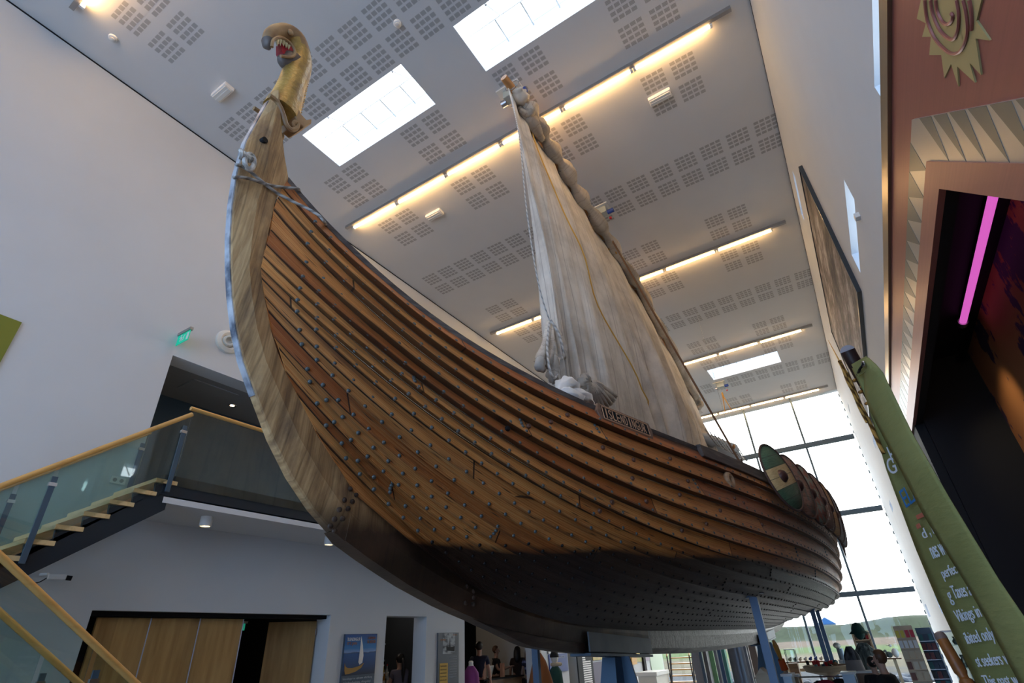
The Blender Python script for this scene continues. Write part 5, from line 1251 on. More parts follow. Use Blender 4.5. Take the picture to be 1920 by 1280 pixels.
for i in range(60):
    y = lerp(690, 1500, i / 59); a, f_ = LX(y), FX(y)
    rowsL.append([bpn(lerp(a, f_, t), y - 6 * t, .012 * math.sin(t * 5 + y * .01)) for t in (0, .2, .4, .6, .8, 1.0)])
    y2 = lerp(674, 1490, i / 59); f_, r_ = FX(y2) - 3 - 10 * smoothstep(674, 800, y2) , RX(y2)
    rowsR.append([bpn(lerp(f_, r_, t), y2 - 4 * t, .045 + .02 * math.sin(t * PI)) for t in (0, .15, .35, .6, .85, 1.0)])
bn = thing('banner', 'tall olive green fabric banner with white lettering beside the exhibit portal', 'banner', (.4, 4.2, 2.5))
MB().grid(rowsL).build('text_face', M_green, bn, smooth='all', recalc=False, solid=.004); MB().grid(rowsR).build('folded_edge', M_green, bn, smooth='all', recalc=False, solid=.004)
p = bpn(1619, 682, .075); ey = MB(); ey.tube([p + (BD * math.cos(t * PI / 8) + V((0, 0, 1)) * math.sin(t * PI / 8)) * .017 for t in range(17)], .006, 6); ey.build('eyelet', M_chrome, bn)
MB().tube([p, bpn(1612, 692, .08), bpn(1608, 702, .03)], .009, 6).build('tie', M_black, bn)
crn = MB(); crn.prism([bpn(1597, 683, .05), bpn(1625, 667, .05), bpn(1634, 690, .05), bpn(1610, 705, .05)], BN * .004); crn.build('top_corner', M_green, bn)
M_let = mat('white_lettering', (.62, .68, .76), .7); M_letb = mat('blue_lettering', (.02, .16, .42), .7); M_letr = mat('red_stripe', (.45, .13, .08), .7)
UPZ = V((0, 0, 1))
def btxt(s, p0, p1, h, m_=M_let):
    a, b = bpn(*p0, .028), bpn(*p1, .028); xa = (b - a).normalized(); text('lettering', s, m_, a, xa, BN.cross(xa), width=(b - a).length, height=h, parent=bn, ext=.003)
btxt(', No', (1745, 1003), (1767, 993), .075); btxt('d', (1733, 1010), (1740, 1006), .055)
btxt('nes were', (1751, 1047), (1789, 1033), .062); btxt('perfected', (1770, 1084), (1812, 1068), .055); btxt('Taxes and', (1791, 1122), (1836, 1113), .068)
btxt('g', (1782, 1127), (1788, 1125), .045); btxt('Vikings in th', (1797, 1166), (1857, 1152), .06); btxt('ibited only by', (1815, 1207), (1885, 1195), .058); btxt('st seekers were', (1835, 1250), (1915, 1242), .056); btxt('This past winter', (1850, 1288), (1945, 1284), .056)
btxt('H', (1675, 868), (1683, 862), .11); btxt('G', (1670, 890), (1684, 884), .10); btxt('ELA', (1700, 952), (1728, 930), .11, M_letb)
b = MB(); a, c = bpn(1719, 970, .028), bpn(1746, 957, .028); b.bar(a, c, .004, .025); b.build('red_stripe', M_letr, bn); b = MB(); a, c = bpn(1719, 988, .028), bpn(1725, 984, .028); b.bar(a, c, .004, .025); b.build('red_stripe', M_letr, bn)
pl = thing('banner_pole', 'dark wooden pole with grey end cap, wound with golden rope', 'pole', (.36, 4.45, 0))
top = at_y(1589, 657, 4.45); bot = at_y(1715, 885, 4.85); dl_ = (bot - top).normalized(); k_ = top.z / -dl_.z; foot = top + dl_ * k_
M_pole = mat('black_brown_pole', (.035, .02, .018), .35); MB().cyl(top, foot, .052, .06, 18).build('shaft', M_pole, pl, smooth=True)
view = (CAM - top).normalized(); axc = (view * .8 + (-dl_) * .6).normalized(); MB().lathe(top - axc * .03, [(.052, -.02), (.054, .02), (.050, .032), (.03, .033), (.001, .034)], axis=axc, n=24).build('end_cap', mat('grey_blue_cap', (.22, .24, .29), .5), pl, smooth=True)
M_gr = rope_mat('golden_brown_rope', (.46, .26, .07), (.10, .05, .015), 6)
for i in range(5):
    c = top + dl_ * (.22 + i * .095); e1 = dl_.orthogonal().normalized(); e2 = dl_.cross(e1)
    MB().tube([c + (e1 * math.cos(t * PI / 8) + e2 * math.sin(t * PI / 8)) * .066 + dl_ * (t * .004) for t in range(17)], .011, 7).build('rope_turn', M_gr, pl, smooth=True)
MB().tube(cr([at_y(x, y, 4.40) for x, y in ((1574, 676), (1582, 692), (1590, 705), (1597, 722), (1604, 738), (1611, 755), (1619, 770), (1627, 785), (1634, 800), (1642, 818), (1650, 836), (1657, 850))], 4), .013, 8).build('hanging_rope', M_gr, pl, smooth=True)
MB().tube(cr([at_y(x, y, 4.38) for x, y in ((1578, 682), (1588, 712), (1600, 736), (1612, 765), (1626, 792))], 4), .010, 8).build('hanging_rope', M_gr, pl, smooth=True)
MB().tube([at_y(1577, 682, 4.4), at_x(1553, 638, XR)], .006, 6).build('guy_line', M_yellow, pl)
# ------------------------------------------------------------------ people and mannequins
M_skin = mat('skin', (.50, .30, .22), .5); M_hairb = mat('black_hair', (.012, .009, .008), .5); M_hairr = mat('brown_hair', (.10, .045, .022), .5)
def skin_mesh(name, verts, edges, radii, m, parent, sub=1, root=0):
    off = LOC[parent.name]
    me = bpy.data.meshes.new(name); me.from_pydata([V(v) - off for v in verts], edges, []); o = bpy.data.objects.new(name, me); col.objects.link(o)
    md = o.modifiers.new('Skin', 'SKIN'); md.use_smooth_shade = True
    for i, r in enumerate(radii):
        sv = me.skin_vertices[0].data[i]; sv.radius = (r, r) if not hasattr(r, '__len__') else r; sv.use_root = (i == root)
    if sub: sd = o.modifiers.new('Sub', 'SUBSURF'); sd.levels = sub; sd.render_levels = sub
    bpy.context.view_layer.update(); m2 = bpy.data.meshes.new_from_object(o.evaluated_get(bpy.context.evaluated_depsgraph_get()))
    o.modifiers.clear(); o.data = m2; m2.name = name; m2.materials.clear(); m2.materials.append(m)
    for f in m2.polygons: f.use_smooth = True
    o.parent = parent; return o
def person(base, yaw, H, label, shirt, pants, hair, sit=False, arms='down', ponytail=False, longhair=False, group=None, lean=0.0):
    """base: point on the floor under the pelvis; yaw: facing direction, 0 = +Y"""
    k = H / 1.75; t = thing('person', label, 'person', base, group); B_ = V(base); cy, sy = math.cos(yaw), math.sin(yaw)
    def W(x, y, z): y += lean * max(0, z - .9 * k) ; return B_ + V((x * cy - y * sy, x * sy + y * cy, z))
    hz = .50 if sit else .93 * k
    v = [W(0, 0, hz)]; e = []; r = [(.15 * k, .12 * k)]
    def add(p, rad, par): v.append(p); r.append(rad); e.append((par, len(v) - 1)); return len(v) - 1
    z0 = hz
    sp = add(W(0, 0, z0 + .2 * k), (.14 * k, .10 * k), 0); ch = add(W(0, .01, z0 + .40 * k), (.16 * k, .11 * k), sp); nk = add(W(0, 0, z0 + .53 * k), .06 * k, ch)
    nk2 = add(W(0, .015, z0 + .60 * k), .05 * k, nk); hd = add(W(0, .025, z0 + .70 * k), (.078 * k, .09 * k), nk2); tp = add(W(0, .015, z0 + .78 * k), (.065 * k, .08 * k), hd)
    sv_, se_, sr_ = [v[0], v[sp], v[ch] + V((0, 0, .02)), v[nk] - V((0, 0, .005))], [(0, 1), (1, 2), (2, 3)], [(.175 * k, .14 * k), (.17 * k, .13 * k), (.20 * k, .14 * k), .078 * k]
    pv, pe, pr = [v[0]], [], [(.165 * k, .13 * k)]
    for s in (-1, 1):
        sh = add(W(s * .17 * k, 0, z0 + .47 * k), .055 * k, ch)
        if arms == 'down': el, wr = W(s * .24 * k, -.02, z0 + .2 * k), W(s * .25 * k, .07 * k, z0 - .04)
        elif arms == 'front': el, wr = W(s * .23 * k, .06, z0 + .22 * k), W(s * .13 * k, .30 * k, z0 + .24 * k)
        else: el, wr = W(s * .24 * k, .12 * k, z0 + .24 * k), W(s * .16 * k, .36 * k, z0 + .30 * k)
        a = add(el, .042 * k, sh); b_ = add(wr, .028 * k, a); d = (wr - el).normalized(); pm = add(wr + d * .06 * k, (.035 * k, .02 * k), b_)
        side = d.cross(V((0, 0, 1))); side = side.normalized() if side.length > .1 else V((1, 0, 0))
        for f in range(4): q_ = add(wr + d * (.10 * k) + side * (f - 1.5) * .018 * k, .009, pm); add(wr + d * ((.145 - .008 * abs(f - 1.3)) * k) + side * (f - 1.5) * .02 * k - V((0, 0, .015)), .008, q_)
        th = add(wr + d * .05 * k + side * -s * .04 * k, .011, b_); add(wr + d * .085 * k + side * -s * .055 * k, .009, th)
        n0 = len(sv_); sv_ += [v[sh], v[sh].lerp(el, .55)]; sr_ += [.085 * k, .066 * k]; se_ += [(2, n0), (n0, n0 + 1)]
        hp_ = add(W(s * .09 * k, 0, hz - .06), .09 * k, 0)
        if sit: kn, an = W(s * .11 * k, .42 * k, .48), W(s * .11 * k, .44 * k, .09)
        else: kn, an = W(s * .10 * k, .02, .50 * k), W(s * .10 * k, -.01, .08)
        c = add(kn, .062 * k, hp_); d2 = add(an, .042 * k, c); add(an + (W(0, 1, 0) - W(0, 0, 0)) * .14 - V((0, 0, .04)), .035, d2)
        n1 = len(pv); pv += [v[hp_], kn, an + V((0, 0, .03))]; pr += [.105 * k, .075 * k, .058 * k]; pe += [(0, n1), (n1, n1 + 1), (n1 + 1, n1 + 2)]
    skin_mesh('body', v, e, r, M_skin, t)
    skin_mesh('shirt', sv_, se_, sr_, shirt, t); skin_mesh('trousers', pv, pe, pr, pants, t)
    hc = W(0, -.005, z0 + .745 * k); b = MB().ball(hc, (.092 * k, .105 * k, .10 * k), 14, 10)
    for i, p in enumerate(b.v):
        l = p - hc; y = -l.x * sy * -1 if False else (l.x * -sy + l.y * cy)
        if y > .045 * k and l.z < .055 * k: b.v[i] = hc + l * .62
    b.build('hair', hair, t, smooth=True)
    if ponytail: MB().tube(cr([W(0, -.09, z0 + .74 * k), W(0, -.14, z0 + .64 * k), W(0, -.13, z0 + .45 * k), W(.01, -.12, z0 + .28 * k)], 4), [.02, .03, .035, .04, .045, .045, .042, .04, .035, .03, .025, .02, .01], 10).build('ponytail', hair, t, smooth=True)
    if longhair: MB().tube(cr([W(0, -.04, z0 + .76 * k), W(0, -.09, z0 + .6 * k), W(0, -.12, z0 + .42 * k)], 4), [.07, .09, .095, .10, .10, .10, .09, .07, .03], 12).build('long_hair', hair, t, smooth=True)
    for s in (-1, 1): MB().ball(W(s * .03 * k, .10 * k, z0 + .715 * k), .008, 6, 5).build('eye', M_black, t); MB().ball(W(s * .082 * k, .01, z0 + .70 * k), (.012, .016, .024), 8, 6).build('ear', M_skin, t, smooth=True)
    nb_ = W(0, .10 * k, z0 + .70 * k); MB().cyl(nb_, W(0, .125 * k, z0 + .675 * k), .008, .014, 7).build('nose', M_skin, t, smooth=True)
    MB().cbox(W(0, .10 * k, z0 + .65 * k), (.035, .012, .008), (0, 0, yaw)).build('mouth', mat('lips', (.35, .12, .1), .5), t)
    return t
M_nav = mat('navy_cloth', (.012, .015, .04), .85); M_blk = mat('black_cloth', (.008, .008, .009), .85); M_grc = mat('mauve_grey_knit', (.16, .15, .20), .9); M_jean = mat('dark_trousers', (.02, .025, .04), .8); M_pur = mat('purple_plaid_cloth', (.10, .025, .05), .9)
M_strs = mat('striped_blue_shirt', (.02, .03, .09), .8); q = NT(M_strs); s = q.sep(q.pos()); q.l(q.mix(q.math('LESS_THAN', q.math('FRACT', q.math('MULTIPLY', s[2], 6.5)), .35), (.015, .02, .05), (.2, .22, .42)), q.b.inputs['Base Color'])
gp = lambda px, X, py=1240: at_x(px, py, X)
def floor_x(px, X, py=1240): p = at_x(px, py, X); return (X, p.y, 0.0)
fx = floor_x(749, -8.75, 1262); person(fx, 1.35, 1.60, 'woman in mauve grey top with long dark ponytail, seen from behind at the kiosk', M_grc, M_jean, M_hairb, arms='front', ponytail=True)
person(floor_x(899, -8.7), .5, 1.76, 'person in navy top with short dark hair, back turned, beside the purple dress form', M_nav, M_jean, M_hairb)
person(floor_x(930, -9.2), -1.2, 1.66, 'shop assistant in black holding a white sheet at the till', M_blk, M_blk, M_hairr, arms='reach')
person(floor_x(971, -9.0), .4, 1.62, 'person with long dark hair in dark brown coat by the till', mat('dark_brown_coat', (.03, .014, .010), .9), M_jean, M_hairb, longhair=True)
person(floor_x(993, -8.6), .2, 1.60, 'person with striped blue shirt and light brown hair beside the brown cape', M_strs, M_jean, M_hairr, longhair=True)
p = at_y(1652, 1240, 10.3); person((p.x, 10.3, 0), 1.25, 1.72, 'seated person in black t-shirt with short brown hair in front of the glass wall', M_blk, M_blk, M_hairr, sit=True, arms='front')
ch_ = thing('shop_stool', 'dark stool under the seated person in black', 'stool', (p.x, 10.3, 0)); MB().lathe((p.x, 10.3, .34), [(.17, 0), (.18, .03), (.17, .05)], n=18).build('seat', M_blk, ch_); MB().cyl((p.x, 10.3, .02), (p.x, 10.3, .34), .03).build('column', M_chrome, ch_); MB().lathe((p.x, 10.3, 0), [(.18, 0), (.17, .03)], n=18).build('base', M_chrome, ch_)
def seat_back(): pass
p = at_y(1632, 1232, 11.6); person((p.x, 11.6, 0), .3, 1.45, 'dark-haired person behind the seated one, partly hidden', M_blk, M_jean, M_hairb, sit=True)
st_ = thing('shop_stool', 'dark stool of the person behind', 'stool', (p.x, 11.6, 0)); MB().lathe((p.x, 11.6, .36), [(.17, 0), (.17, .04)], n=16).build('seat', M_blk, st_); MB().cyl((p.x, 11.6, 0), (p.x, 11.6, .36), .03).build('column', M_chrome, st_)
# garments on dress forms
def garment(base, top_z, r_top, r_bot, m, label, name='dress_form', cat='dress form', neck=True, hat=None, flat=.75, folds=9, legs=True, group=None):
    t = thing(name, label, cat, base, group); x, y, _ = base; N = 40; rows = []; zb_ = max(.35, top_z - 1.15)
    H_ = top_z - zb_
    for i in range(15):
        v = i / 14; rr = lerp(r_top, r_bot, v ** .8) * (1 if v > .12 else (.45 + .55 * v / .12)); rows.append([(x + math.cos(2 * PI * k / N) * rr * (1 + .07 * v * math.sin(folds * 2 * PI * k / N)), y + math.sin(2 * PI * k / N) * rr * flat * (1 + .07 * v * math.sin(folds * 2 * PI * k / N + 1)), top_z - v * H_) for k in range(N)])
    b = MB(); b.grid(rows, closed=True); b.face(range(N)); b.face([14 * N + k for k in range(N)][::-1]); b.build('garment', m, t, smooth=True)
    if neck: MB().lathe((x, y, top_z - .02), [(.06, 0), (.05, .06), (.055, .10), (.03, .12)], n=14).build('neck', M_offwhite, t, smooth=True)
    MB().cyl((x, y, .02), (x, y, zb_ + .02), .02).build('stand', M_chrome, t); MB().lathe((x, y, 0), [(.2, 0), (.19, .02)], n=20).build('foot', M_chrome, t)
    if hat:
        MB().ball((x, y, top_z + .17), (.09, .095, .12), 12, 9).build('head', M_offwhite if hat != 'green' else M_gcl, t, smooth=True)
        MB().lathe((x, y, top_z + .18), [(.115, 0), (.105, .06), (.07, .13), (.01, .16)], n=18).build('hat', M_blk if hat == 'black' else M_gcl, t, smooth=True)
        if hat == 'green': MB().lathe((x, y, top_z + .17), [(.17, -.02), (.115, .03)], n=18, close=False).build('hat_brim', M_gcl, t, smooth=True)
    return t
M_gcl = mat('dark_green_cloth', (.012, .06, .05), .9); M_org = mat('rust_orange_cloth', (.19, .065, .015), .9)
M_pnk = mat('purple_and_red_cloth', (.2, .03, .16), .85); q = NT(M_pnk); s = q.sep(q.pos()); q.l(q.mix(q.math('GREATER_THAN', s[1], at_x(886, 1260, -8.15).y), (.20, .035, .17), (.38, .012, .02)), q.b.inputs['Base Color'])
def fb(px, X, py=1240): p = at_x(px, py, X); return (X, p.y, 0.0)
garment(fb(883, -8.15), 1.30, .16, .26, M_pnk, 'white dress form wearing a purple and red dress at the wall corner')
garment(fb(1012, -6.5, 1250), 1.50, .07, .42, M_org, 'rust orange cape draped on a stand beside the blue prop', 'caped_stand', folds=6)
garment(fb(1041, -7.2, 1250), 1.17, .15, .20, M_gcl, 'dark green garment with black hat and fur collar by the blue wall panel', hat='black')
p = at_x(1043, 1247, -7.2); cl_ = MB().tube([(p.x + math.cos(t * PI / 6) * .11, p.y + math.sin(t * PI / 6) * .10, 1.20) for t in range(13)], .04, 8).build('fur_collar', mat('cream_fur', (.5, .42, .3), .95), smooth=True, loc=p); tag(cl_, 'cream fur collar round the neck of the dark green garment', 'collar')
M_cape = mat('grey_green_wool', (.11, .14, .135), .95); q = NT(M_cape); s = q.sep(q.pos()); q.l(q.ramp(q.noise(q.map(q.pos(), (9, 9, .8)), 3, 3), [(.35, (.03, .035, .035)), (.5, (.10, .13, .125)), (.7, (.28, .33, .32))]), q.b.inputs['Base Color'])
M_cape2 = mat('black_and_grey_wool', (.1, .1, .1), .95); q = NT(M_cape2); s = q.sep(q.pos()); q.l(q.mix(q.math('GREATER_THAN', s[2], 1.12), (.26, .23, .22), q.ramp(q.noise(q.map(q.pos(), (9, 9, 1)), 3, 3), [(.4, (.015, .015, .018)), (.65, (.12, .13, .14))])), q.b.inputs['Base Color'])
p = at_y(1625, 1230, 13.0); garment((p.x, 13.0, 0), 1.36, .15, .30, M_cape, 'tall stand with grey green wool cape and felt hat', 'cape_stand', 'cape', neck=False, hat='green')
p = at_y(1600, 1240, 12.4); garment((p.x, 12.4, 0), 1.33, .10, .20, M_cape2, 'shorter stand with black and grey wool shawl, beside the tall hatted one', 'cape_stand', 'cape', neck=False)
# ------------------------------------------------------------------ shop furniture and goods
M_ply = wood('pale_plywood', (.40, .29, .17), (.52, .39, .25), stretch=(1, 1, 6), rough=.5); M_brn = wood('brown_shop_wood', (.12, .06, .03), (.22, .12, .06), stretch=(1, 1, 6))
def box_at(px0, px1, py0, py1, Y, d, z0=None):
    a, b = at_y(px0, py0, Y), at_y(px1, py0, Y); c = at_y((px0 + px1) / 2, py1, Y); return (a.x, Y, c.z if z0 is None else z0), (b.x, Y + d, a.z)
rk = thing('brochure_rack', 'pale wooden brochure rack with small cards and booklets', 'rack', (at_y(1690, 1240, 10).x, 10, 0))
x0, x1 = at_y(1674, 1176, 10).x, at_y(1710, 1176, 10).x
MB().box((x0, 10.0, 0), (x1, 10.03, 1.60)).build('back_board', M_ply, rk)
M_cards = [mat('cream_card', (.55, .5, .38), .6), mat('red_card', (.42, .02, .04), .6), mat('yellow_card', (.55, .45, .05), .6), mat('white_card', (.62, .62, .6), .6), mat('tan_booklet', (.48, .40, .27), .6), mat('brown_booklet', (.16, .06, .04), .6)]
ri = random.Random(3)
for i in range(9):
    z = 1.50 - i * .125; MB().box((x0, 9.965, z - .055), (x1, 10.0, z - .045)).build('shelf_lip', M_ply, rk)
    for j in range(4 if i < 2 else 3):
        n_ = 4 if i < 2 else 3; a = lerp(x0, x1, (j + .12) / n_); b_ = lerp(x0, x1, (j + .88) / n_); m_ = M_cards[1] if (i == 0 and j > 1) else (M_cards[2] if i == 0 and j < 2 else (M_cards[3] if i == 1 else ri.choice([M_cards[0], M_cards[4], M_cards[4], M_cards[5] if i > 2 else M_cards[4]])))
        c = MB().box((a, 9.975, z - .045), (b_, 9.985, z + .045)).build('booklet', m_, loc=((a + b_) / 2, 9.98, z)); tag(c, ['red card', 'yellow card', 'white card', 'tan booklet'][1 if m_ is M_cards[2] else (0 if m_ is M_cards[1] else (2 if m_ is M_cards[3] else 3))] + ' on row %s of the brochure rack' % ['top', 'upper', 'third', 'fourth', 'fifth', 'sixth', 'seventh', 'eighth', 'bottom'][i] + ', ' + (['leftmost', 'left of centre', 'right of centre', 'rightmost'] if n_ == 4 else ['left', 'middle', 'right'])[j], 'booklet', 'booklets on the brochure rack')
dk = thing('postcard_stand', 'dark wire postcard stand filled with dark blue cards', 'rack', (at_y(1735, 1240, 10.6).x, 10.6, 0))
x0, x1 = at_y(1716, 1180, 10.6).x, at_y(1744, 1180, 10.6).x
MB().box((x0, 10.66, .05), (x1, 10.69, 1.56)).build('back_plate', M_steel, dk); MB().box((x1, 10.5, .05), (x1 + .015, 10.7, 1.56)).build('side_plate', M_steel_l, dk); MB().box((x0, 10.5, 0), (x1, 10.7, .05)).build('base', M_steel, dk)
M_pc = [mat('dark_blue_card', (.02, .045, .09), .5), mat('black_card', (.02, .02, .025), .5), mat('teal_card', (.02, .14, .17), .5), mat('maroon_card', (.13, .02, .02), .5)]
for i in range(10):
    z = 1.44 - i * .115; MB().box((x0, 10.54, z - .052), (x1, 10.66, z - .048)).build('wire_shelf', M_chrome, dk)
    for j in range(3):
        a = lerp(x0, x1, (j + .08) / 3); b_ = lerp(x0, x1, (j + .92) / 3); c = MB().box((a, 10.58, z - .046), (b_, 10.6, z + .04)).build('postcard_pack', ri.choice(M_pc), loc=((a + b_) / 2, 10.59, z)); tag(c, 'dark card pack on the %s shelf of the postcard stand' % ['first', 'second', 'third', 'fourth', 'fifth', 'sixth', 'seventh', 'eighth', 'ninth', 'lowest'][i] + ', ' + ['left', 'middle', 'right'][j], 'postcards', 'postcards in the dark stand')
gc = thing('glass_cabinet', 'tall narrow glass cabinet between postcard stand and carved post', 'cabinet', (.66, 9.6, 0))
MB().box((.53, 9.5, 0), (.83, 9.8, .5)).build('plinth', M_steel_l, gc)
for a, b_ in (((.53, 9.5, .5), (.535, 9.8, 1.5)), ((.825, 9.5, .5), (.83, 9.8, 1.5)), ((.53, 9.5, .5), (.83, 9.505, 1.5))): MB().box(a, b_).build('glass_pane', M_glass_g, gc)
MB().box((.53, 9.5, 1.5), (.83, 9.8, 1.52)).build('top', M_white, gc)
for z in (.8, 1.1, 1.35): MB().box((.536, 9.51, z), (.824, 9.79, z + .008)).build('glass_shelf', M_glass_g, gc)
for z, h_, lb in ((.808, .16, 'lower'), (1.108, .14, 'middle'), (1.358, .09, 'top')): tag(MB().lathe((.66, 9.62, z), [(.03, 0), (.045, h_ * .4), (.02, h_ * .75), (.03, h_)], n=14).build('silver_ornament', M_chrome, smooth=True, loc=(.66, 9.62, z)), 'small silver ornament on the %s glass shelf of the cabinet' % lb, 'ornament')
cp = thing('carved_post', 'carved brown wooden post with a domed grey end leaning by the glass cabinet', 'post', (.47, 7.6, 0))
a = at_y(1762, 1190, 7.6); b_ = at_y(1812, 1278, 7.45); d = (b_ - a).normalized(); ft = a + d * (a.z / -d.z); M_cw = wood('reddish_brown_wood', (.20, .075, .02), (.33, .14, .04), stretch=(4, 4, 1), rough=.4)
L_ = (ft - a).length; MB().lathe(ft, [(.06, 0), (.062, L_ - .42), (.04, L_ - .40), (.042, L_ - .37), (.058, L_ - .34), (.052, L_ - .05)], axis=-d, n=18).build('shaft', M_cw, cp, smooth=True)
MB().lathe(ft, [(.053, L_ - .05), (.055, L_ - .02), (.045, L_ + .015), (.02, L_ + .03)], axis=-d, n=18).build('domed_end', mat('grey_post_end', (.25, .2, .19), .5), cp, smooth=True)
# low shelf along the glass with figurines
sh = thing('window_shelf', 'long wooden shelf on posts along the glass with small figurines', 'shelf', (-1.6, 20, 0))
xa_, xb_ = at_y(1468, 1240, 20).x, at_y(1568, 1240, 20).x; MB().box((xa_, 19.9, .80), (xb_, 20.2, .84)).build('top_board', M_brn, sh); MB().box((xa_ - .3, 19.95, .58), (xb_ + .2, 20.1, .66)).build('rail', M_ply, sh)
for x in (xa_ + .1, xb_ - .25): MB().box((x, 20.0, 0), (x + .07, 20.07, .80)).build('leg', M_ply, sh)
for i in range(9):
    x = lerp(xa_ + .2, xb_ - .1, i / 8); b = MB().ball((x, 20.05, .885), (.05, .035, .045), 10, 7); b.ball((x + .035, 20.04, .93), .025, 8, 6); tag(b.build('figurine', ri.choice([M_offwhite, M_steel_l, M_cape, M_blue]), smooth=True, loc=(x, 20.05, .84)), ['bluish', 'small white', 'speckled', 'grey', 'rounded', 'pale', 'dark grey', 'plump', 'upright'][i] + ' bird figurine on the long window shelf', 'figurine', 'figurines on the window shelf')
lt = thing('lantern', 'square glass lantern on a dark block on the window shelf', 'lantern', (at_y(1482, 1225, 19).x, 19, 0)); x = at_y(1482, 1225, 19).x
MB().box((x - .12, 18.9, .0), (x + .12, 19.1, .84)).build('block', M_brn, lt); g = MB()
for a in (-.13, .13):
    for b_ in (-.1, .1): g.box((x + a - .008, 19 + b_ - .008, .84), (x + a + .008, 19 + b_ + .008, 1.16))
g.box((x - .14, 18.89, 1.16), (x + .14, 19.11, 1.18)); g.build('frame', M_steel, lt); MB().box((x - .12, 18.91, .86), (x + .12, 18.915, 1.15)).build('glass_pane', M_glass_g, lt)
# round display table with goods and shirts
tb = thing('round_display_table', 'round pale wooden display bowl table full of small souvenirs', 'table', (at_y(1549, 1245, 13).x, 13, 0)); x = at_y(1549, 1245, 13).x
MB().lathe((x, 13.0, 0), [(.2, 0), (.06, .05), (.05, .85), (.38, .93), (.42, 1.02), (.40, 1.03), (.36, .95), (.01, .93)], n=30).build('bowl', M_ply, tb, smooth=True)
for i in range(26):
    a = i * 2.4; rr = .07 + .27 * ((i * 7) % 10) / 10; p = V((x + rr * math.cos(a), 13.0 + rr * math.sin(a), .985 + .03 * ((i * 3) % 4))); tag(MB().cbox(p, (.07, .05, .05), (a, a * .5, a)).build('souvenir', ri.choice([M_red, M_white, M_blk, M_offwhite, M_brn, M_steel, M_pc[2]]), loc=p), 'small souvenir heaped in the round display bowl', 'souvenir', 'souvenirs heaped in the display bowl')
M_rsh = mat('crimson_shirt_cloth', (.32, .008, .03), .8)
def shirt(x, y, z, m, label):
    b = MB(); b.prism([(x - .05, y, z), (x + .05, y, z), (x + .13, y, z - .04), (x + .21, y, z - .18), (x + .15, y, z - .2), (x + .13, y, z - .14), (x + .15, y, z - .62), (x - .15, y, z - .62), (x - .13, y, z - .14), (x - .15, y, z - .2), (x - .21, y, z - .18), (x - .13, y, z - .04)], (0, .05, 0))
    o = tag(b.build('hanging_shirt', m, loc=(x, y, z), bevel=.012), label, 'shirt', 'shirts hanging around the display table')
shirt(at_y(1543, 1262, 12.3).x, 12.3, .84, M_rsh, 'crimson shirt hanging in front of the round display bowl'); shirt(at_y(1532, 1262, 12.4).x, 12.45, .82, M_blk, 'black shirt hanging left of the crimson one'); shirt(at_y(1568, 1262, 12.3).x, 12.5, .84, M_blk, 'black shirt hanging right of the crimson one')
for px, Y, lb in ((1537, 12.3, 0), (1570, 12.4, 0)): pass
ra = thing('garment_rail', 'thin steel garment rail carrying the shirts', 'rail', (x, 12.4, 0))
for dx in (-.5, .5): MB().cyl((x + dx, 12.42, 0), (x + dx, 12.42, .88), .012, n=8).build('post', M_chrome, ra)
MB().cyl((x - .5, 12.42, .88), (x + .5, 12.42, .88), .012, n=8).build('bar', M_chrome, ra)
for dx, y in ((-.3, 12.4), (0, 12.4), (.3, 12.4)): pass
od = thing('painted_oar', 'orange wooden oar with red tip standing beside the black pylon', 'oar', (-1.5, 9.4, 0)); a = at_y(1450, 1200, 9.4); b_ = at_y(1470, 1250, 9.5); d = (b_ - a).normalized(); ft = a + d * (a.z / -d.z)
mid = a.lerp(ft, .16); mid2 = a.lerp(ft, .24); MB().tube([a, a.lerp(ft, .05), a.lerp(ft, .10), mid], [.025, .05, .045, .03], 12, sq=.6).build('blade', mat('orange_varnish', (.55, .24, .03), .35), od, smooth=True); MB().tube([mid, mid2], [.045, .055], 12).build('red_tip', mat('red_orange_paint', (.6, .08, .01), .4), od, smooth=True); MB().tube([mid2, ft], [.03, .03], 10).build('shaft', M_ply, od, smooth=True)
# block of white counter, cylinders
def plinth(px0, px1, py0, Y, d, m, label, name='display_plinth', zt=None, cat='plinth', group=None):
    a, b_ = at_y(px0, py0, Y), at_y(px1, py0, Y); z = zt if zt else a.z
    t = thing(name, label, cat, ((a.x + b_.x) / 2, Y + d / 2, 0), group); MB().box((a.x, Y, 0), (b_.x, Y + d, z - .03)).build('body', m, t); MB().box((a.x - .02, Y - .02, z - .03), (b_.x + .02, Y + d + .02, z)).build('top', M_white, t); return t
plinth(1577, 1600, 1260, 11.2, .35, M_steel_l, 'grey plinth with white top below the grey shawl')
plinth(1466, 1482, 1263, 8.9, .25, M_glass_b if 'M_glass_b' in globals() else M_steel_l, 'small bluish glass box plinth beside the black pylon')
plinth(1605, 1648, 1258, 12.2, .3, M_brn, 'brown wooden chest behind the capes'); 
plinth(1484, 1494, 1264, 9.6, .12, M_ply, 'narrow pale wooden post with a small top, right of the glass box')
rf = thing('cylinder_stand', 'grey metal cylinder stand with a pale stone on top, by the far prop', 'stand', (at_y(1577, 1225, 13.8).x, 13.8, 0)); x = at_y(1577, 1225, 13.8).x
MB().cyl((x, 13.8, 0), (x, 13.8, 1.27), .06, n=16).build('cylinder', M_steel_l, rf, smooth=True); tag(MB().ball((x - .03, 13.8, 1.32), (.07, .06, .055), 10, 7).build('pale_stone', M_offwhite, smooth=True, loc=(x, 13.8, 1.3)), 'pale rounded stone on the grey cylinder stand', 'stone')
wr_ = thing('book_rack', 'narrow wooden rack with shelves of small dark goods behind the capes', 'rack', (at_y(1627, 1210, 18).x, 18, 0)); x0, x1 = at_y(1600, 1200, 18).x, at_y(1634, 1200, 18).x
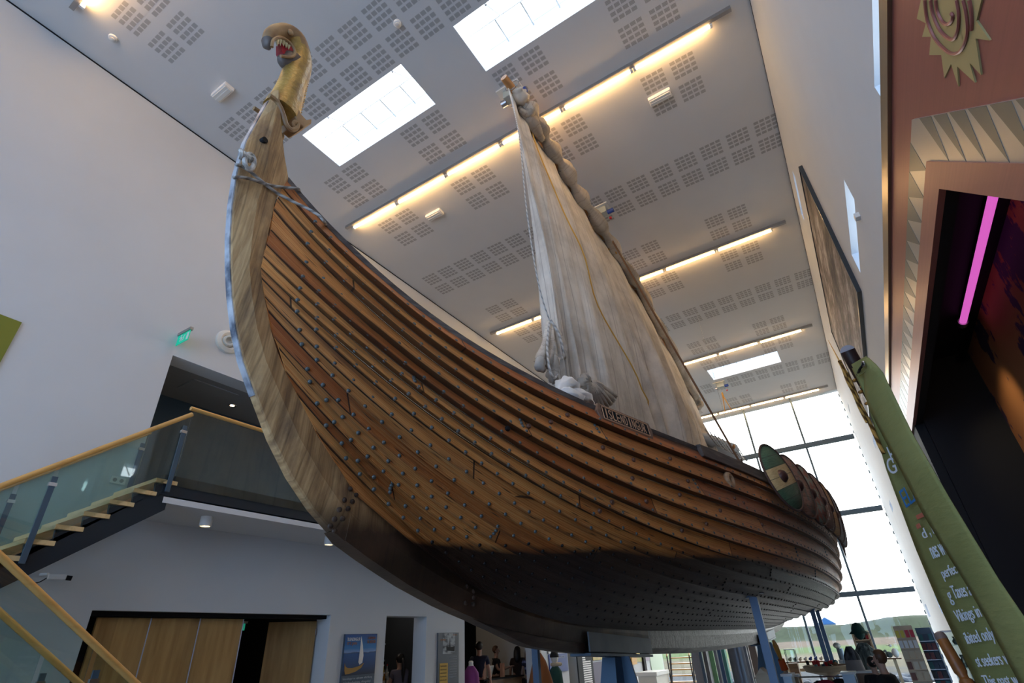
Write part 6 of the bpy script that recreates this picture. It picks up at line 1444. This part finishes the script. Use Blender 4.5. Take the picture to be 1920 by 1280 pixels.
for a, b_ in (((x0, 18, 0), (x0 + .04, 18.25, 1.52)), ((x1 - .04, 18, 0), (x1, 18.25, 1.52))): MB().box(a, b_).build('side', M_ply, wr_)
MB().box((x0, 18.23, 0), (x1, 18.25, 1.52)).build('back', M_ply, wr_)
for i in range(6): MB().box((x0, 18, 1.48 - i * .16), (x1, 18.25, 1.50 - i * .16)).build('shelf', M_ply, wr_)
for i in range(4):
    for j in range(4): z = 1.34 - i * .16; xx = lerp(x0 + .07, x1 - .07, j / 3); c = MB().box((xx - .03, 18.08, z), (xx + .03, 18.16, z + .09)).build('packet', ri.choice([M_brn, M_blk, M_white, M_red]), loc=(xx, 18.1, z)); tag(c, 'small packet on the %s shelf of the narrow wooden rack, %s' % (['top', 'second', 'third', 'fourth'][i], ['far left', 'left of centre', 'right of centre', 'far right'][j]), 'packet', 'packets on the narrow wooden rack')
ws = thing('right_window_shelf', 'short dark shelf with bird figures right of the seated person', 'shelf', (at_y(1683, 1238, 16).x, 16, 0)); x0, x1 = at_y(1664, 1238, 16).x, at_y(1692, 1238, 16).x
MB().box((x0, 15.9, .97), (x1, 16.15, 1.0)).build('board', M_brn, ws); MB().box(((x0 + x1) / 2 - .03, 16.0, 0), ((x0 + x1) / 2 + .03, 16.05, .97)).build('post', M_ply, ws)
for i, s_n in enumerate(('plump grey bird figure on the short dark shelf', 'tall white and black bird figure on the short dark shelf')):
    x = lerp(x0 + .07, x1 - .08, i); b = MB().ball((x, 16, 1.06 + .03 * i), (.07, .05, .06 + .03 * i), 10, 8); b.ball((x - .05, 16, 1.13 + .1 * i), .03, 8, 6); b.cyl((x - .07, 16, 1.13 + .1 * i), (x - .12, 16, 1.13 + .1 * i), .008, .002, 6); tag(b.build('bird_figure', M_cape if i == 0 else M_white, smooth=True, loc=(x, 16, 1)), s_n, 'figure')
# ------------------------------------------------------------------ behind the keel: column group, far stairs, panels
def vbox(px0, px1, Y, d, h, m, name, label, cat, kind=False):
    a, b_ = at_y(px0, 1230, Y), at_y(px1, 1230, Y); o = MB().box((a.x, Y, 0), (b_.x, Y + d, h)).build(name, m, loc=((a.x + b_.x) / 2, Y, 0), bevel=.004)
    return tag(o, label, cat)
M_gcol = mat('satin_grey_panel', (.20, .20, .22), .4, .2); M_gcyl = mat('grey_cylinder_paint', (.13, .145, .18), .3, .3)
vbox(1297, 1310, 18.6, .4, 2.5, M_gcol, 'grey_pillar', 'grey pillar just right of the far staircase', 'pillar'); vbox(1311, 1316, 18.4, .1, 2.5, M_steel, 'dark_post', 'dark thin post right of the grey pillar', 'post')
vbox(1318, 1325, 18.8, .3, 2.5, M_gcol, 'grey_pillar', 'narrow grey pillar left of the teal glass', 'pillar'); vbox(1326, 1338, 19.2, .3, 2.5, mat('yellow_green_glass', (.22, .42, .22), .2), 'yellow_green_panel', 'wider yellow green glass panel between pillars', 'panel')
vbox(1339, 1344, 18.7, .3, 2.5, M_gcol, 'grey_pillar', 'narrow grey pillar right of the yellow green glass', 'pillar'); vbox(1353, 1360, 19.0, .2, 2.5, M_teal, 'teal_panel', 'narrow bright teal glass panel beside the grey cylinder', 'panel')
a, b_ = at_y(1362, 1230, 18.6), at_y(1396, 1230, 18.6); tag(MB().cyl(((a.x + b_.x) / 2, 18.9, 0), ((a.x + b_.x) / 2, 18.9, 2.6), (b_.x - a.x) / 2, n=32).build('grey_column', M_gcyl, smooth=True, loc=((a.x + b_.x) / 2, 18.9, 0)), 'thick dark grey round column under the stern', 'column')
vbox(1397, 1402, 18.0, .2, 2.4, M_gcol, 'grey_pillar', 'flat grey pillar right of the round column', 'pillar'); vbox(1403, 1406, 17.9, .1, 2.4, mat('pale_edge', (.6, .6, .56), .5), 'pale_strip', 'thin pale strip beside the brown panel', 'strip')
vbox(1407, 1420, 17.8, .15, 2.2, mat('brown_display_board', (.22, .155, .12), .6), 'display_board', 'plain brown display board left of the cube shelf', 'panel')
cs = thing('cube_shelf', 'pale cube shelf with small dark objects below the keel end', 'shelf', (at_y(1428, 1230, 17).x, 17, 0)); x0, x1 = at_y(1419, 1210, 17).x, at_y(1436, 1210, 17).x
for z in (.3, .6, .9, 1.2, 1.46): MB().box((x0, 17, z), (x1, 17.25, z + .025)).build('shelf', M_white, cs)
for x in (x0, (x0 + x1) / 2, x1): MB().box((x - .012, 17, 0), (x + .012, 17.25, 1.48)).build('upright', M_white, cs)
MB().box((x0, 17.25, 0), (x1, 17.27, 1.48)).build('back', M_ply, cs)
for i, z in enumerate((1.225, .925, .625)): tag(MB().lathe((x0 + .12, 17.1, z), [(.04, 0), (.05, .05), (.02, .1)], n=12).build('ornament', M_blk, smooth=True, loc=(x0 + .12, 17.1, z)), 'small dark ornament in the %s row of the cube shelf' % ['top', 'middle', 'lower'][i], 'ornament')
bh = thing('bird_house', 'pale wooden nesting box with pointed roof at the foot of the blue pylon', 'box', (at_y(1431, 1262, 8.6).x, 8.6, 0)); x = at_y(1431, 1262, 8.6).x
MB().box((x - .09, 8.5, 0), (x + .09, 8.7, 1.1)).build('body', M_ply, bh); MB().prism([(x - .11, 8.48, 1.1), (x + .11, 8.48, 1.1), (x, 8.48, 1.22)], (0, .24, 0)).build('roof', M_ply, bh)
# far open staircase
fs = thing('far_staircase', 'open staircase with beech treads and dark stringers seen below the keel', 'stairs', (-6.1, 20.5, 0))
for i in range(9):
    z = .2 + i * .165; y = 20.2 + i * .26; a, b_ = at_y(lerp(1246, 1262, i / 8), 1240, y), at_y(1297, 1240, y); MB().box((a.x, y, z - .035), (b_.x, y + .27, z)).build('tread', M_tread2 if 'M_tread2' in globals() else M_beech, fs)
for px in (1252, 1294):
    a = at_y(px, 1240, 20.2); c = at_y(px + 8, 1240, 22.4); MB().bar((a.x, 20.2, .1), (c.x, 22.5, 1.6), .05, .16).build('stringer', M_black, fs)
    MB().bar((a.x, 20.2, .1), (a.x, 20.2, 1.1), .03, .03).build('rail_post', M_black, fs); MB().tube([(a.x, 20.2, 1.1), (c.x, 22.5, 2.5)], .025, 8).build('handrail', M_beech, fs)
# things on the far part of the left wall
XW2 = XW + .005
def wallbox(px0, px1, z0, z1, m, name, label, cat, d=.03, group=None): a, b_ = wy(px0, 1230), wy(px1, 1230); o = MB().box((XW, a, z0), (XW + d, b_, z1)).build(name, m, loc=(XW, (a + b_) / 2, z0)); return tag(o, label, cat, group)
wallbox(1027, 1037, 1.42, 1.66, M_alu, 'small_grey_panel', 'small grey panel on the white wall between the props', 'panel')
wt = wallbox(1028, 1062, .98, 1.40, mat('royal_blue_panel', (.025, .06, .25), .5), 'blue_wall_panel', 'royal blue information panel behind the green garment', 'panel')
text('panel_text', 'ELDGOS', M_pr, (XW + .032, wy(1044, 1230), 1.30), (0, 1, 0), (0, 0, 1), width=.4, height=.05, parent=None).parent = wt
LOC[wt.name] = V(wt.location)
for o_ in wt.children: o_.location = -LOC[wt.name]
sg = text('wall_lettering', 'UL', M_black, (XW + .004, wy(1044, 1230), 1.42), (0, 1, 0), (0, 0, 1), width=.24, height=.12); tag(sg, 'small black script letters on the white wall above the blue panel', 'lettering')
dp = wallbox(1080, 1108, 0, 1.9, M_darkroom, 'dark_door_panel', 'dark door panel with a striped light reflection', 'panel', .04)
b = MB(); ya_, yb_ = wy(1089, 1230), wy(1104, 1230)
for i in range(16): b.box((XW + .041, ya_, 1.40 - i * .055), (XW + .043, yb_ - (.35 if i in (3, 4) else 0), 1.435 - i * .055))  # white strips modelled in place of light reflected in the panel
o_ = b.build('reflection_stripes', M_white, None); o_.parent = dp; LOC[dp.name] = V(dp.location); o_.location = -LOC[dp.name]
m = mat('yellow_green_view', (.4, .35, .1), .5); q = NT(m); q.l(q.ramp(q.noise(q.map(q.pos(), (1, 2, 2)), 2, 5), [(.35, (.3, .36, .12)), (.55, (.5, .38, .1)), (.75, (.6, .48, .2))]), q.b.inputs['Base Color'])
wallbox(1110, 1130, 1.15, 1.60, m, 'landscape_view', 'yellow and green window view painted on a board above the purple board', 'picture'); wallbox(1106, 1130, .2, 1.10, mat('purple_grey_board', (.12, .11, .17), .6), 'purple_board', 'purple grey board beside the blue pylon', 'panel')  # first board is coloured to stand in for a bright window view
wallbox(1178, 1187, .9, 1.6, M_beech, 'wooden_frame_side', 'broad beech frame upright on the pale wall', 'frame', .12); wallbox(1188, 1201, .95, 1.6, m, 'landscape_view', 'green landscape view inside the beech frame', 'picture')
wallbox(1202, 1206, 0, 1.7, M_black, 'black_post', 'black post at the end of the pale wall', 'post', .08); wallbox(1207, 1216, .95, 1.6, mat('lilac_board', (.30, .26, .32), .6), 'lilac_board', 'lilac board next to the black post', 'panel')
wallbox(1217, 1240, .4, 1.6, mat('pale_green_glass_board', (.45, .55, .42), .3), 'pale_green_panel', 'pale green glazed panel before the far staircase', 'panel')
ds = thing('reception_desk', 'cream desk with white top below the pale green panel', 'desk', (-6.9, 19, 0)); ya_ = at_x(1218, 1262, -6.9).y; MB().box((-7.3, ya_, 0), (-6.7, ya_ + 1.2, .62)).build('body', M_offwhite, ds); MB().box((-7.35, ya_ - .05, .62), (-6.65, ya_ + 1.25, .72)).build('top', M_white, ds)
# ------------------------------------------------------------------ kiosk interior
ks = thing('bottle_shelf', 'grey shelves with rows of bottles inside the kiosk', 'shelf', (-9.7, 10.0, 0))
yk = at_x(726, 1250, -9.3).y
for z, x_ in ((1.02, -9.55), (1.16, -9.7), (1.30, -9.85)): MB().box((x_ - .08, yk, z - .02), (x_ + .08, yk + .85, z)).build('shelf', M_steel, ks)
for y in (yk, yk + .83): MB().box((-9.95, y, 0), (-9.45, y + .02, 1.32)).build('side', M_steel, ks)
M_bt = [mat('dark_bottle_glass', (.02, .018, .015), .15), mat('amber_bottle_glass', (.35, .16, .03), .15), mat('clear_bottle_glass', (.35, .38, .38), .12), mat('gold_bottle_glass', (.5, .38, .10), .2)]
for r_, (z, x_) in enumerate(((1.02, -9.55), (1.16, -9.7), (1.30, -9.85))):
    for i in range(7):
        y = yk + .07 + i * .115; m_ = M_bt[(i + r_) % 4 if r_ == 0 else (2 if r_ == 2 else (i * 3 + r_) % 4)]
        b = thing('bottle', '%s bottle in the %s row of the kiosk shelf' % (['dark', 'amber', 'clear', 'gold'][M_bt.index(m_)], ['front', 'middle', 'back'][r_]), 'bottle', (x_, y, z), 'bottles on the kiosk shelf')
        MB().lathe((x_, y, z), [(.03, 0), (.032, .02), (.032, .14), (.012, .19), (.012, .24)], n=12).build('glass_body', m_, b, smooth=True); MB().lathe((x_, y, z + .235), [(.014, 0), (.014, .03)], n=8).build('cap', M_red if i % 3 == 0 else M_white, b); MB().lathe((x_, y, z + .05), [(.0328, 0), (.0328, .06)], n=12, close=False).build('paper_label', M_cards[0], b)
ct = thing('kiosk_counter', 'dark kiosk counter with lit glass front', 'counter', (-9.2, yk + .4, 0)); MB().box((-9.45, yk - .2, 0), (-9.1, yk + .9, .86)).build('body', M_darkroom, ct); MB().box((-9.10, yk - .15, .45), (-9.08, yk + .5, .82)).build('glass_front', M_teal, ct); MB().box((-9.5, yk - .25, .86), (-9.05, yk + .95, .9)).build('top', M_steel, ct)
for z, lb in ((1.48, 'lower'), (1.80, 'upper')):
    o_ = MB().box((-10.08, yk + .35, z), (-9.8, yk + 1.0, z + .035)).build('wall_shelf', M_steel_l, loc=(-9.9, yk + .6, z)); tag(o_, lb + ' grey wall shelf inside the kiosk opening', 'shelf')
led = thing('ceiling_led', 'white linear lamp under the kiosk ceiling', 'light', (-9.2, 9.2, 2.66)); MB().box((-9.22, 9.0, 2.62), (-9.16, 10.0, 2.66)).build('housing', M_steel, led); MB().box((-9.22, 9.02, 2.60), (-9.16, 9.98, 2.62)).build('diffuser', mat('cool_led', (1, 1, 1), .5, emit=(.8, .85, 1), estr=2.2), led)
for y in (8.45, 8.62): downlight((-8.9, y, 2.7), 'tiny warm recessed lamp in the kiosk ceiling', False, .05)
downlight((-8.8, 11.1, 2.7), 'tiny warm recessed lamp in the shop ceiling past the wall corner', False, .05)
# till counter in the shop
tc_ = thing('till_counter', 'dark till counter with white sheet and packages in the shop', 'counter', (-8.9, 12.7, 0)); MB().box((-9.1, 12.15, 0), (-8.55, 13.9, .95)).build('body', M_brn, tc_); MB().box((-9.15, 12.1, .95), (-8.5, 13.95, .98)).build('top', M_black, tc_)
tag(MB().cbox((-8.75, 12.75, 1.12), (.02, .26, .26), (0, .3, .2)).build('white_sheet', M_white, loc=(-8.75, 12.75, 1.12)), 'white sheet on the till counter', 'paper'); tag(MB().box((-8.7, 13.1, .98), (-8.62, 13.2, 1.28)).build('copper_box', mat('copper_card', (.5, .25, .15), .4), loc=(-8.66, 13.15, 1)), 'tall copper coloured box on the till counter', 'box')
sn = thing('lit_notice', 'small lit notice on the dark wall just past the corner', 'sign', (-8.35, 11.3, 1.5)); MB().box((-8.42, 10.75, 1.38), (-8.38, 10.95, 1.62)).build('plate', M_navy, sn); MB().prism([(-8.375, 10.76, 1.42), (-8.375, 10.83, 1.58), (-8.375, 10.86, 1.40)], (.003, 0, 0)).build('pale_mark', mat('pale_mark', (.7, .8, .6), .5, emit=(.7, .8, .6), estr=.3), sn)
# dim warm point lights without fixtures inside the shop rooms
for c, e in (((-9.2, 9.0, 2.5), 4), ((-9.8, 12.6, 2.5), 7), ((-9.3, 5.2, 2.5), 2)):
    l = bpy.data.lights.new('shop_point_light', 'POINT'); l.energy = e; l.color = (1, .8, .6); l.shadow_soft_size = .08; lo = bpy.data.objects.new('shop_point_light', l); col.objects.link(lo); lo.location = c
